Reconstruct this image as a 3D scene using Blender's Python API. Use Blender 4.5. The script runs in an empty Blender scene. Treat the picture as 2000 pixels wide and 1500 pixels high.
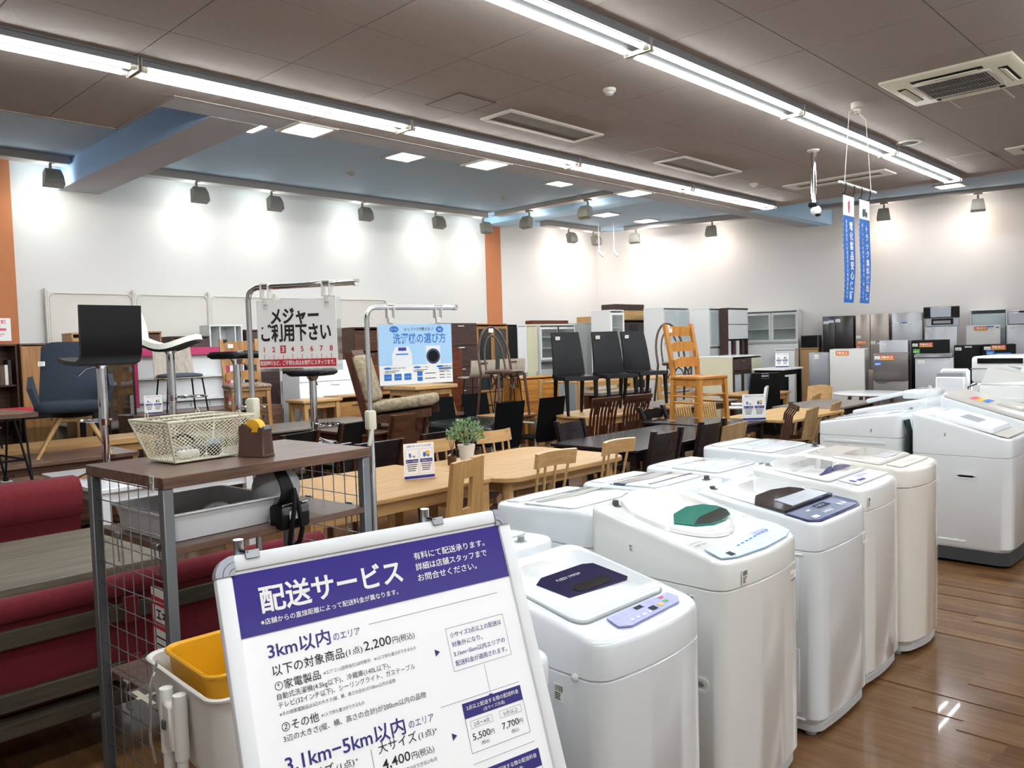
import bpy, bmesh, math, random
from mathutils import Vector, Matrix
random.seed(7)
PI = math.pi
scn = bpy.context.scene
col = scn.collection

# ------------------------------------------------------------------ camera, world, exposure
cam_d = bpy.data.cameras.new('camera'); cam = bpy.data.objects.new('camera', cam_d); col.objects.link(cam)
cam_d.sensor_width = 36.0; cam_d.lens = 36.0 * 1563.0 / 2000.0
cam_d.clip_start = 0.05; cam_d.clip_end = 80
yaw, pitch, roll = math.radians(44.304), math.radians(-2.880), math.radians(-1.711)
fw = Vector((math.cos(yaw)*math.cos(pitch), math.sin(yaw)*math.cos(pitch), math.sin(pitch)))
rt = Vector((math.sin(yaw), -math.cos(yaw), 0)); up = rt.cross(fw)
r2 = rt*math.cos(roll) + up*math.sin(roll); u2 = -rt*math.sin(roll) + up*math.cos(roll)
mw = Matrix.Identity(4)
for i in range(3):
    mw[i][0], mw[i][1], mw[i][2] = r2[i], u2[i], -fw[i]
mw[0][3], mw[1][3], mw[2][3] = 0, 0, 1.62
cam.matrix_world = mw
scn.camera = cam
world = bpy.data.worlds.new('world'); scn.world = world; world.use_nodes = True
world.node_tree.nodes['Background'].inputs[0].default_value = (.9, .95, 1, 1)
world.node_tree.nodes['Background'].inputs[1].default_value = .15
vs = scn.view_settings
vs.view_transform = 'Standard'; vs.look = 'None'; vs.gamma = 1.0; vs.use_curve_mapping = False
vs.exposure = 2.4
TUBE_POWER = 11.0      # fluorescent tubes
PANEL_POWER = 14.0     # square ceiling lights
FLOOD_POWER = 0.8     # wall-washing floodlights
scn.cycles.max_bounces = 8; scn.cycles.diffuse_bounces = 4; scn.cycles.glossy_bounces = 4
scn.cycles.transmission_bounces = 6; scn.cycles.sample_clamp_indirect = 6.0
scn.cycles.use_denoising = True

# ------------------------------------------------------------------ materials
def lin(h):
    h = h.lstrip('#'); v = [int(h[i:i+2], 16)/255 for i in (0, 2, 4)]
    return tuple((c/12.92 if c <= .04045 else ((c+.055)/1.055)**2.4) for c in v) + (1,)
M = {}
def base(name):
    m = bpy.data.materials.new(name); m.use_nodes = True; M[name] = m
    return m, m.node_tree, m.node_tree.nodes['Principled BSDF']
def mat(name, c, rough=.5, metal=0., vary=.06, scale=6., bump=0., bscale=80., coat=0., emit=None, estr=0., alpha=None, trans=0., spec=.5):
    m, nt, b = base(name); N = nt.nodes; L = nt.links
    b.inputs['Roughness'].default_value = rough; b.inputs['Metallic'].default_value = metal
    b.inputs['Specular IOR Level'].default_value = spec
    b.inputs['Coat Weight'].default_value = coat; b.inputs['Coat Roughness'].default_value = .08
    tc = N.new('ShaderNodeTexCoord')
    C = lin(c)
    if vary > 0:
        no = N.new('ShaderNodeTexNoise'); no.inputs['Scale'].default_value = scale; no.inputs['Detail'].default_value = 4
        L.new(tc.outputs['Object'], no.inputs['Vector'])
        cr = N.new('ShaderNodeValToRGB')
        cr.color_ramp.elements[0].position = .3; cr.color_ramp.elements[1].position = .7
        cr.color_ramp.elements[0].color = tuple(x*(1-vary) for x in C[:3]) + (1,)
        cr.color_ramp.elements[1].color = tuple(min(1, x*(1+vary)) for x in C[:3]) + (1,)
        L.new(no.outputs[0], cr.inputs[0]); L.new(cr.outputs[0], b.inputs['Base Color'])
    else:
        b.inputs['Base Color'].default_value = C
    if bump:
        n2 = N.new('ShaderNodeTexNoise'); n2.inputs['Scale'].default_value = bscale
        L.new(tc.outputs['Object'], n2.inputs['Vector'])
        bp = N.new('ShaderNodeBump'); bp.inputs['Strength'].default_value = bump; bp.inputs['Distance'].default_value = .01
        L.new(n2.outputs[0], bp.inputs['Height']); L.new(bp.outputs[0], b.inputs['Normal'])
    if emit:
        b.inputs['Emission Color'].default_value = lin(emit); b.inputs['Emission Strength'].default_value = estr
    if trans:
        b.inputs['Transmission Weight'].default_value = trans; b.inputs['IOR'].default_value = 1.45
    if alpha is not None:
        b.inputs['Alpha'].default_value = alpha
    return m
def wood(name, c1, c2, axis=0, rough=.38, s=1.0, coat=0.):
    m, nt, b = base(name); N = nt.nodes; L = nt.links
    b.inputs['Roughness'].default_value = rough; b.inputs['Coat Weight'].default_value = coat; b.inputs['Specular IOR Level'].default_value = .35
    tc = N.new('ShaderNodeTexCoord'); mp = N.new('ShaderNodeMapping')
    sc = [14*s, 14*s, 14*s]; sc[axis] = 1.1*s; mp.inputs['Scale'].default_value = sc
    no = N.new('ShaderNodeTexNoise'); no.inputs['Scale'].default_value = 2.2; no.inputs['Detail'].default_value = 6; no.inputs['Roughness'].default_value = .6
    oi = N.new('ShaderNodeObjectInfo'); ad = N.new('ShaderNodeVectorMath'); ad.operation = 'ADD'
    L.new(tc.outputs['Object'], ad.inputs[0]); L.new(oi.outputs['Random'], ad.inputs[1])
    L.new(ad.outputs[0], mp.inputs[0]); L.new(mp.outputs[0], no.inputs['Vector'])
    cr = N.new('ShaderNodeValToRGB'); e = cr.color_ramp.elements
    e[0].position = .32; e[1].position = .68; e[0].color = lin(c1); e[1].color = lin(c2)
    L.new(no.outputs[0], cr.inputs[0]); L.new(cr.outputs[0], b.inputs['Base Color'])
    bp = N.new('ShaderNodeBump'); bp.inputs['Strength'].default_value = .08; bp.inputs['Distance'].default_value = .004
    L.new(no.outputs[0], bp.inputs['Height']); L.new(bp.outputs[0], b.inputs['Normal'])
    return m

mat('wall_white', 'd6d3ce', .85, vary=.01, scale=1.2)
mat('wall_orange', 'b9744a', .8, vary=.03)
mat('ceil_tile', '9c928b', .95, vary=.03, scale=20, bump=.25, bscale=60)
mat('ceil_dark', '6b6058', .95, vary=.02)
mat('ceil_blue', 'a3bacd', .8, vary=.02)
mat('band_blue', 'b4d9f4', .7, vary=.02)  # pale blue of some beams; on the ceiling strips it paints floodlit brightness
mat('beam_blue', 'a4c8f2', .75, vary=.02)
mat('beam_grey', 'b2b4ba', .8, vary=.02)
mat('trim_grey', 'a9a6a2', .45, vary=.02)
mat('lamp_beige', 'cfc9bd', .5)
mat('housing_grey', '77777a', .6, vary=0)
mat('lamp_grey', '8c887e', .5)
mat('vent_grey', '7d776c', .8)
mat('ridge_grey', '1c1c1b', .7, vary=0)
mat('gondola_white', 'cfcac1', .5, vary=.01)
mat('lens_green', '1d7f70', .05, vary=0, coat=.9)
mat('green_dark', '06231f', .05, vary=0, coat=.9)
mat('white_metal', 'e4e6e6', .4, vary=.02)
mat('cream_metal', 'd6d2bb', .45, vary=.02)
mat('tube_glow', 'ffffff', .4, vary=0, emit='f6fbff', estr=TUBE_POWER)
mat('panel_glow', 'ffffff', .4, vary=0, emit='f8fbff', estr=PANEL_POWER)
mat('dark_grille', '4a4843', .8)
mat('black', '0a0a0b', .55, vary=.02, spec=.2)
mat('black_gloss', '0a0a0c', .12, vary=0)
mat('leather_black', '0d0e10', .42, vary=.1, bump=.06, bscale=220, spec=.22)
mat('leather_white', 'dcdcd0', .4, vary=.03)
mat('mesh_black', '0c0d0e', .9, vary=.1, bump=.2, bscale=300, spec=.1)
mat('chrome', 'd6d8dc', .07, 1., vary=0)
mat('steel', 'aeb2b5', .3, 1., vary=.03)
mat('steel_grey', '7d8184', .42, .6, vary=.04)
mat('silver_frame', 'b4b8ba', .35, .5, vary=.02)
mat('plastic_white', 'e6e9ea', .25, vary=.01, coat=.3)
mat('wm_white', 'e3e8ea', .16, vary=.006, coat=.8)
mat('wm_white2', 'e6e7e3', .16, vary=.006, coat=.8)
mat('wm_cream', 'e4dfd4', .16, vary=.006, coat=.8)
mat('wm_grey', 'c3bfb7', .3, vary=.02, coat=.2)
mat('base_dark', '3b3c3f', .6)
mat('seam', '8f9494', .7, vary=0)
mat('navy_gloss', '191a45', .06, vary=0, coat=.6)
mat('green_glass', '10695c', .05, vary=0, coat=.8)
mat('teal_dark', '0c3e52', .08, vary=0, coat=.6)
mat('purple_gloss', '2a2560', .1, vary=0, coat=.6)
mat('brown_gloss', '2a2426', .06, vary=0, coat=.6)
mat('silver_panel', 'b9bec6', .22, .4, vary=.02)
mat('lavender', '8f93c9', .3, vary=.02)
mat('pale_blue', 'b5d0e6', .3, vary=.02)
mat('navy_panel', '2b3c66', .3, vary=.05)
mat('grey_mid', '8d8f90', .5)
mat('grey_dark', '4b4d4f', .5)
mat('grey_light', 'c4c6c6', .5)
mat('sticker', 'eceae2', .6, vary=0)
mat('ink', '1d1d22', .7, vary=0)
mat('ink_purple', '2e2a78', .6, vary=0)
mat('purple', '403890', .45, vary=.02)
mat('poster_white', 'ffffff', .28, vary=0, coat=.35)
mat('poster_purple', '3c3488', .16, vary=.02, coat=.5)
mat('red_print', 'c4303d', .5, vary=0)
mat('blue_print', '1f6fc0', .5, vary=0)
mat('lightblue_print', 'a9cfee', .35, vary=0)
mat('banner_blue', '1c62b4', .55, vary=.03)
mat('orange_print', 'd9663a', .5, vary=0)
mat('yellow_print', 'e8b03c', .5, vary=0)
mat('green_print', '5aa43c', .5, vary=0)
mat('pink_print', 'd9506e', .5, vary=0)
mat('paper', 'f0eeea', .6, vary=0)
mat('acrylic', 'f2f6f8', .05, vary=0, trans=.9, alpha=.5)
mat('red_fabric', '6c1822', .95, vary=.12, scale=60, bump=.25, bscale=260)
mat('navy_fabric', '2e3642', .95, vary=.12, scale=60, bump=.25, bscale=260)
mat('slate_fabric', '46505c', .9, vary=.1, scale=60, bump=.15, bscale=260)
mat('stripe_fabric', '8d8068', .95, vary=.45, scale=22, bump=.2, bscale=200)
mat('pattern_fabric', '8a7464', .95, vary=.7, scale=45, bump=.2, bscale=200)
mat('seat_grey', '8d8985', .6, vary=.04)
mat('yellow_plastic', 'd59a10', .35, vary=.02)
mat('tape_yellow', 'f0b32c', .45, vary=0)
mat('brown_plastic', '4f332c', .28, vary=.03)
mat('white_plastic', 'dcd9d2', .35, vary=.02)
mat('mega_grey', 'b0b1b3', .4, vary=.03)
mat('tray_white', 'd2d3d5', .3, vary=.01)
mat('leaf', '7d9a6c', .6, vary=.35, scale=30)
mat('pot', 'd9d6d0', .6)
mat('soil', '2a211b', .9)
mat('amber_glass', '3a1c0c', .1, vary=0, coat=.5)
mat('magenta', 'b32a5e', .5)
mat('glass', 'd9e6e2', .02, vary=0, trans=.95, alpha=.45)
mat('glass_dark', '3c4a4a', .04, vary=0, trans=.4, alpha=.6)
mat('frosted', 'b4c2c4', .25, vary=.02)
mat('champagne', 'a3968c', .25, .2, vary=.02)
mat('fridge_silver', 'a9abae', .3, .3, vary=.02)
mat('fridge_grey', '8e9093', .3, .3, vary=.02)
mat('fridge_bronze', '6f6a66', .3, .4, vary=.03)
mat('fridge_dark', '12090b', .3, vary=0, coat=.08)
mat('fridge_white', 'c9c7c2', .3, vary=.01)
mat('cab_white', 'd9dbda', .35, vary=.01)
mat('cab_grey', 'aeb4b3', .45, vary=.02)
mat('cab_cream', 'c9c6ab', .5, vary=.02)
mat('book_a', '5a4a3a', .7); mat('book_b', 'ddd8c8', .7); mat('book_c', '2b2b30', .7)
mat('cork', 'b48f63', .8)
mat('bonsai_green', '1b2f2c', .5, vary=.3, scale=30)
wood('oak', 'a9814f', 'c49d69', 0); wood('oak_y', 'a9814f', 'c49d69', 1); wood('oak_z', 'a37a48', 'bd9661', 2)
wood('oak_light', 'b08a58', 'c6a272', 0)
wood('walnut', '4a352b', '7a5d4c', 0, .3); wood('walnut_y', '5a453a', '806658', 0, .25)
wood('dark_wood', '171113', '2a2123', 0, .25, coat=.1); wood('dark_wood_z', '110c0b', '1f1717', 2, .4)
wood('brown_wood', '3a241a', '5c3c2a', 0, .35); wood('brown_wood_z', '33190f', '4e2b1c', 2, .35)
wood('red_brown', '4a2418', '6d3a26', 0, .35)
wood('honey', 'a8692a', 'c98e45', 2, .35); wood('honey_x', 'a8692a', 'c98e45', 0, .35)
wood('bent_brown', '3a2a22', '5a4336', 2, .3)
wood('mid_wood', '8a6238', 'b0834f', 2, .4); wood('mid_wood_x', '8a6238', 'b0834f', 0, .4)
wood('greige', '9a8f80', 'b4aa9a', 2, .45)
wood('shell_beige', '8f7350', 'a88a64', 2, .45)
wood('weathered', '524b3e', '736c5c', 0, .5); wood('weathered_dark', '3a352b', '554d3f', 0, .55)
wood('grey_wood', '6f675f', '8b827a', 0, .35)
wood('choc', '3a2a28', '4f3c38', 0, .4)
wood('fir', 'b18d57', 'cba972', 0, .5)
for i, (a, b_) in enumerate((('573a22', '6f4e30'), ('614429', '795838'), ('51361f', '674628'), ('684a2e', '7e5d3d'))):
    wood('plank%d' % i, a, b_, 1, .22, s=.9, coat=.15)
# ------------------------------------------------------------------ mesh builder
class MB:
    def __init__(s): s.bm = bmesh.new()
    def box(s, cx, cy, cz, sx, sy, sz, bev=0., seg=1, rot=None, pivot=None):
        m = Matrix.Translation((cx, cy, cz)) @ Matrix.Diagonal((sx, sy, sz, 1))
        r = bmesh.ops.create_cube(s.bm, size=1, matrix=m); vs_ = r['verts']
        if bev > 0:
            es = list({e for v in vs_ for e in v.link_edges})
            q = bmesh.ops.bevel(s.bm, geom=es, offset=min(bev, .49*min(sx, sy, sz)), segments=seg, affect='EDGES', profile=.5)
            vs_ = list({v for f in q['faces'] for v in f.verts} | {v for v in vs_ if v.is_valid})
        if rot is not None:
            pv = Vector(pivot if pivot else (cx, cy, cz))
            bmesh.ops.rotate(s.bm, verts=vs_, cent=pv, matrix=rot)
        return s
    def b2(s, x0, x1, y0, y1, z0, z1, bev=0., seg=1, **k):
        return s.box((x0+x1)/2, (y0+y1)/2, (z0+z1)/2, abs(x1-x0), abs(y1-y0), abs(z1-z0), bev, seg, **k)
    def loft(s, rings, cap0=True, cap1=True, closed=True):
        bm = s.bm; R = [[bm.verts.new(p) for p in r] for r in rings]; n = len(R[0])
        for a, b in zip(R, R[1:]):
            for i in range(n if closed else n-1):
                j = (i+1) % n
                try: bm.faces.new((a[i], a[j], b[j], b[i]))
                except ValueError: pass
        if cap0: bm.faces.new(R[0][::-1])
        if cap1: bm.faces.new(R[-1])
        return s
    def tube(s, pts, r, n=8, closed=False, cap=True):
        P = [Vector(p) for p in pts]; m = len(P); rs = r if isinstance(r, (list, tuple)) else [r]*m
        rings = []; prev = None
        for i in range(m):
            if closed: t = (P[(i+1) % m] - P[i-1])
            else: t = P[min(i+1, m-1)] - P[max(i-1, 0)]
            t.normalize()
            if prev is None:
                a = Vector((0, 0, 1)) if abs(t.z) < .9 else Vector((1, 0, 0)); a = (a - t*a.dot(t)).normalized()
            else:
                a = prev - t*prev.dot(t); a.normalize()
            prev = a; b = t.cross(a)
            rings.append([P[i] + (a*math.cos(2*PI*k/n) + b*math.sin(2*PI*k/n))*rs[i] for k in range(n)])
        if closed: rings.append(rings[0])
        return s.loft(rings, cap and not closed, cap and not closed)
    def cyl(s, p0, p1, r0, r1=None, n=12): return s.tube([p0, p1], [r0, r0 if r1 is None else r1], n)
    def lathe(s, prof, n=20, c=(0, 0, 0), cap0=True, cap1=True):
        return s.loft([[Vector((c[0]+r*math.cos(2*PI*k/n), c[1]+r*math.sin(2*PI*k/n), c[2]+z)) for k in range(n)] for r, z in prof], cap0, cap1)
    def prism(s, poly, f0, f1):
        return s.loft([[Vector(f0(*p)) for p in poly], [Vector(f1(*p)) for p in poly]])
    def xz(s, poly, y0, y1): return s.prism(poly, lambda x, z: (x, y0, z), lambda x, z: (x, y1, z))
    def yz(s, poly, x0, x1): return s.prism(poly, lambda y, z: (x0, y, z), lambda y, z: (x1, y, z))
    def xy(s, poly, z0, z1): return s.prism(poly, lambda x, y: (x, y, z0), lambda x, y: (x, y, z1))
    def sheet(s, f, nu, nv, th):
        bm = s.bm; P = [[Vector(f(i/nu, j/nv)) for j in range(nv+1)] for i in range(nu+1)]
        F, B = [], []
        for i in range(nu+1):
            fr, br = [], []
            for j in range(nv+1):
                du = P[min(i+1, nu)][j] - P[max(i-1, 0)][j]; dv = P[i][min(j+1, nv)] - P[i][max(j-1, 0)]
                nn = du.cross(dv); nn = nn.normalized() if nn.length > 1e-9 else Vector((0, 0, 1))
                fr.append(bm.verts.new(P[i][j] + nn*th/2)); br.append(bm.verts.new(P[i][j] - nn*th/2))
            F.append(fr); B.append(br)
        for i in range(nu):
            for j in range(nv):
                bm.faces.new((F[i][j], F[i+1][j], F[i+1][j+1], F[i][j+1])); bm.faces.new((B[i][j], B[i][j+1], B[i+1][j+1], B[i+1][j]))
        for i in range(nu):
            bm.faces.new((F[i][0], B[i][0], B[i+1][0], F[i+1][0])); bm.faces.new((F[i][nv], F[i+1][nv], B[i+1][nv], B[i][nv]))
        for j in range(nv):
            bm.faces.new((F[0][j], F[0][j+1], B[0][j+1], B[0][j])); bm.faces.new((F[nu][j], B[nu][j], B[nu][j+1], F[nu][j+1]))
        return s
    def face(s, pts): s.bm.faces.new([s.bm.verts.new(p) for p in pts]); return s
    def xform(s, m): bmesh.ops.transform(s.bm, matrix=m, verts=s.bm.verts[:]); return s
    def mesh(s, name, ang=40, recalc=True):
        if recalc: bmesh.ops.recalc_face_normals(s.bm, faces=s.bm.faces[:])
        me = bpy.data.meshes.new(name); s.bm.to_mesh(me); s.bm.free()
        if len(me.polygons):
            me.polygons.foreach_set('use_smooth', [True]*len(me.polygons)); me.set_sharp_from_angle(angle=math.radians(ang))
        return me
    def build(s, name, m, parent=None, loc=None, rz=0., label=None, kind=None, ang=40, recalc=True):
        me = s.mesh(name, ang, recalc); me.materials.append(M[m] if isinstance(m, str) else m)
        o = bpy.data.objects.new(name, me); col.objects.link(o)
        if parent: o.parent = parent
        if loc: o.location = loc
        if rz: o.rotation_euler = (0, 0, rz)
        if label: o['label'] = label
        if kind: o['kind'] = kind
        elif parent and ('lettering' in name or 'print' in name or name in ('barcode', 'text_rows', 'marking')): o['kind'] = 'stuff'
        return o

def tag(o, label, cat, group=None):
    o['label'] = label; o['category'] = cat
    if group: o['group'] = group
    return o
def thing(name, label, cat, loc=(0, 0, 0), rz=0., group=None):
    o = bpy.data.objects.new(name, None); col.objects.link(o); o.empty_display_size = .1
    o.location = loc; o.rotation_euler = (0, 0, rz)
    return tag(o, label, cat, group)
def struct(name, mb, m, parent=None, **k):
    o = mb.build(name, m, parent, **k)
    if not parent: o['kind'] = 'structure'
    return o
def kids(o): return [c for c in bpy.data.objects if c.parent == o]
def dup(root, loc, rz=0., label=None, group=None):
    r = root.copy(); col.objects.link(r); r.location = loc; r.rotation_euler = (0, 0, rz)
    if label: r['label'] = label
    if group: r['group'] = group
    for ch in root.children:
        c = ch.copy(); col.objects.link(c); c.parent = r
        for g in ch.children:
            d = g.copy(); col.objects.link(d); d.parent = c
    return r
def RX(a): return Matrix.Rotation(a, 3, 'X')
def RY(a): return Matrix.Rotation(a, 3, 'Y')
def RZ(a): return Matrix.Rotation(a, 3, 'Z')
def rrect(hx, hy, r, n=5, cx=0, cy=0, bulge=0.):
    pts = []
    for (sx, sy, a0) in ((1, 1, 0), (-1, 1, PI/2), (-1, -1, PI), (1, -1, 1.5*PI)):
        for k in range(n+1):
            a = a0 + PI/2*k/n
            pts.append([cx + sx*(hx-r) + r*math.cos(a), cy + sy*(hy-r) + r*math.sin(a)])
        if bulge and (sx, sy) == (-1, -1):
            for k in range(1, 8):
                x = -(hx-r) + 2*(hx-r)*k/8; pts.append([cx+x, cy-hy])
    if bulge:
        for p in pts:
            if p[1] < cy - hy + r*1.001:
                t = (p[0]-cx)/hx; p[1] -= bulge*(1-t*t)
    return [tuple(p) for p in pts]

# ------------------------------------------------------------------ lettering (flat meshes in the XZ plane, read from -Y)
_tc = {}
def glyph(body, bold, spacing):
    k = (body, bold, spacing)
    if k not in _tc:
        cu = bpy.data.curves.new('t', 'FONT'); cu.body = body; cu.size = 1.0; cu.resolution_u = 3
        cu.offset = bold; cu.space_character = spacing
        ob = bpy.data.objects.new('t', cu); me = bpy.data.meshes.new_from_object(ob)
        bpy.data.objects.remove(ob); bpy.data.curves.remove(cu); _tc[k] = me
    return _tc[k]
def txt(mb, body, x, z, size, y=0., width=None, bold=0., align='l', spacing=1.0, vertical=False, xs=1.0):
    if vertical:
        for i, ch in enumerate(body): txt(mb, ch, x, z - i*size*1.08, size, y, bold=bold, align='c', xs=xs)
        return
    me = glyph(body, bold, spacing)
    xsv = [v.co.x for v in me.vertices]
    if not xsv: return
    x0, x1 = min(xsv), max(xsv); sx = size*xs
    if width: sx = width/(x1-x0)
    ox = x - x0*sx if align == 'l' else (x - (x0+x1)/2*sx if align == 'c' else x - x1*sx)
    n0 = len(mb.bm.verts); mb.bm.from_mesh(me); mb.bm.verts.ensure_lookup_table()
    for v in mb.bm.verts[n0:]:
        v.co = Vector((ox + v.co.x*sx, y, z + v.co.y*size))
def rect(mb, x0, x1, z0, z1, y=0.):
    mb.face([(x0, y, z0), (x1, y, z0), (x1, y, z1), (x0, y, z1)])
def outline(mb, x0, x1, z0, z1, t, y=0.):
    rect(mb, x0, x1, z0, z0+t, y); rect(mb, x0, x1, z1-t, z1, y); rect(mb, x0, x0+t, z0, z1, y); rect(mb, x1-t, x1, z0, z1, y)
def ell(mb, cx, cz, rx, rz_, y=0., n=20):
    mb.face([(cx+rx*math.cos(2*PI*k/n), y, cz+rz_*math.sin(2*PI*k/n)) for k in range(n)])
def tagcard(parent, x, y, z, w=.06, h=.04, rx=0., rz=0., name='price_tag'):
    mb = MB(); mb.box(0, 0, 0, w, .0015, h)
    o = mb.build(name, 'sticker', parent); o.location = (x, y, z); o.rotation_euler = (rx, 0, rz)
    m2 = MB()
    for k in range(3): rect(m2, -w*.35, w*.3-.008*k, h*.22-h*.22*k-.003, h*.22-h*.22*k, -.0012)
    m2.build('print', 'grey_mid', o, recalc=False)
    return o
def barcode(parent, x, y, z, w, h, rz=0., seed=1, rx=0.):
    rnd = random.Random(seed)
    mb = MB(); mb.box(0, 0, 0, w, .0012, h); o = mb.build('price_sticker', 'sticker', parent); o.location = (x, y, z); o.rotation_euler = (rx, 0, rz)
    m2 = MB(); xx = -w*.38
    while xx < w*.36:
        t = rnd.choice((.0012, .002, .003)); rect(m2, xx, xx+t, h*.08, h*.42, -.001); xx += t + rnd.choice((.0015, .0025))
    for k in range(4): rect(m2, -w*.4, -w*.4 + w*rnd.uniform(.45, .8), -h*.06-h*.11*k, -h*.0-h*.11*k, -.001)
    m2.build('barcode', 'ink', o, recalc=False)
    return o
# ------------------------------------------------------------------ the room
CZ = 3.765; BZ = 4.08; WY = 11.37
W1 = Vector((14.53, WY)); WD = Vector((.25, -.968)).normalized(); WN = Vector((-.968, -.25)).normalized()
def rw(y): return W1.x + (WY - y)*.2583
struct('floor', MB().b2(-5, 19, -5, 11.5, -.1, 0), 'plank1')
fl = bpy.data.objects['floor']
pm = []
for i in range(4):
    q = MB(); q.box(0, 0, .0015, .0985, 1.0, .003)
    me = q.mesh('plank'); me.materials.append(M['plank%d' % i]); pm.append(me)
rnd = random.Random(3)
for i in range(52):
    x = 2.55 + .1*i; off = rnd.uniform(0, 1.0)
    y = 1.55 - off if x < 5.6 else 1.25 - off*.7
    if x > 5.3: y = 2.1 - off
    lim = -.75 if x < 4.6 else -.3
    while y > lim:
        o = bpy.data.objects.new('plank', pm[rnd.randrange(4)]); col.objects.link(o); o.parent = fl
        o.location = (x, y - .5, 0); y -= 1.002
struct('wall_left', MB().b2(-5, 14.75, WY, WY+.15, 0, BZ), 'wall_white')
struct('wall_right', MB().xy([(W1.x, WY), (W1.x+.15, WY), (rw(-5)+.15, -5), (rw(-5), -5)], 0, BZ), 'wall_white')
struct('wall_back', MB().b2(-5.15, -5, -5, 11.5, 0, BZ), 'wall_white')
struct('wall_rear', MB().b2(-5, 19, -5.15, -5, 0, BZ), 'wall_white')
wl = bpy.data.objects['wall_left']
MB().b2(2.28, 2.88, WY-.02, WY, 0, BZ).build('column_stripe', 'wall_orange', wl)
MB().b2(11.01, 11.42, WY-.02, WY, 0, BZ).build('column_stripe', 'wall_orange', wl)
MB().b2(-5, 14.5, WY-.012, WY, 0, .09).build('skirting', 'white_metal', wl)
# ceiling: tiled main field, blue coves beyond it
cl = struct('ceiling', MB().b2(-5, 12.7, -5, 6.70, CZ+.012, CZ+.06).b2(-5, 2.95, 6.70, 8.01, CZ+.012, CZ+.06), 'ceil_dark')
TS = .91
def tile_mesh(sx, sy):
    q = MB(); q.box(0, 0, .006, sx-.005, sy-.005, .012, .0015); me = q.mesh('tile'); me.materials.append(M['ceil_tile']); return me
cache = {}
xs = [2.354 + TS*k for k in range(-3, 12)] + [12.70]
ys = [5.388 - TS*k for k in range(7, -2, -1)] + [6.70]
def tile(x0, x1, y0, y1):
    k = (round(x1-x0, 3), round(y1-y0, 3))
    if k not in cache: cache[k] = tile_mesh(*k)
    o = bpy.data.objects.new('tile', cache[k]); col.objects.link(o); o.parent = cl; o.location = ((x0+x1)/2, (y0+y1)/2, CZ)
for x0, x1 in zip(xs, xs[1:]):
    for y0, y1 in zip(ys, ys[1:]): tile(x0, x1, y0, y1)
for x0, x1 in zip([-.376, .534, 1.444, 2.354], [.534, 1.444, 2.354, 2.95]):
    for y0, y1 in ((6.70, 7.208), (7.208, 8.01)): tile(x0, x1, y0, y1)
MB().b2(-5, -.38, -5, 8.01, CZ, CZ+.012).b2(-.38, 12.7, -5, ys[0], CZ, CZ+.012).build('tile_field', 'ceil_tile', cl, kind='stuff')
struct('trim_1', MB().b2(2.95, 12.7, 6.68, 6.70, CZ-.008, BZ).b2(2.93, 2.95, 6.68, 8.01, CZ-.008, BZ).b2(-5, 2.95, 7.99, 8.01, CZ-.008, BZ).b2(12.68, 12.72, -5, 6.70, CZ-.01, CZ+.12), 'ceil_tile')
struct('ceiling_cove', MB().b2(-5, 19, -5, 11.5, BZ, BZ+.1), 'ceil_blue')
gi = struct('beam_1', MB().b2(2.96, 16.1, 6.71, 7.06, CZ, BZ), 'beam_grey')
MB().b2(12.73, 16.0, 6.50, 6.71, CZ, BZ).build('beam_side', 'band_blue', gi)
struct('beam_2', MB().b2(3.42, 3.92, 7.06, WY, CZ, BZ), 'beam_blue')
MB().b2(3.425, 3.915, 7.06, WY-.01, CZ-.004, CZ+.002).build('beam_underside', 'beam_grey', bpy.data.objects['beam_2'])
struct('beam_3', MB().b2(10.95, 11.45, 7.06, WY, 3.95, BZ), 'band_blue')
struct('beam_4', MB().b2(14.1, 14.5, 7.06, 7.5, 3.95, BZ), 'band_blue')
# ceiling strip by the walls, floodlight glow painted in as paler blue, and the boxed rail the floodlights hang from
struct('painted_glow_left', MB().b2(-5, 3.42, 10.98, WY-.005, BZ-.012, BZ).b2(3.92, 10.95, 10.98, WY-.005, BZ-.012, BZ).b2(11.45, 14.3, 10.98, WY-.005, BZ-.012, BZ), 'band_blue')
struct('trim_3', MB().b2(-5, 3.40, 10.78, 10.98, BZ-.10, BZ, .006).b2(4.1, 10.55, 10.78, 10.98, BZ-.10, BZ, .006).b2(12.2, 13.95, 10.78, 10.98, BZ-.10, BZ, .006).b2(10.62, 10.82, 8.0, 10.7, BZ-.07, BZ, .006), 'trim_grey')
def along(s, off): return W1 + WD*s + WN*off
def wallbar(s0, s1, o0, o1, z0, z1):
    p = [along(s0, o0), along(s1, o0), along(s1, o1), along(s0, o1)]; return MB().xy([(v.x, v.y) for v in p], z0, z1)
q = wallbar(.9, 4.2, .38, .58, BZ-.10, BZ)
p = [along(4.9, .38), along(13, .38), along(13, .58), along(4.9, .58)]; q.xy([(v.x, v.y) for v in p], BZ-.07, BZ)
struct('trim_4', q, 'trim_grey')
q = wallbar(.35, 4.1, .005, .38, BZ-.012, BZ)
p = [along(4.9, .005), along(14, .005), along(14, .38), along(4.9, .38)]; q.xy([(v.x, v.y) for v in p], BZ-.012, BZ)
struct('painted_glow_right', q, 'band_blue')  # right wall ceiling strip, floodlight spill put into its paler colour

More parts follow.
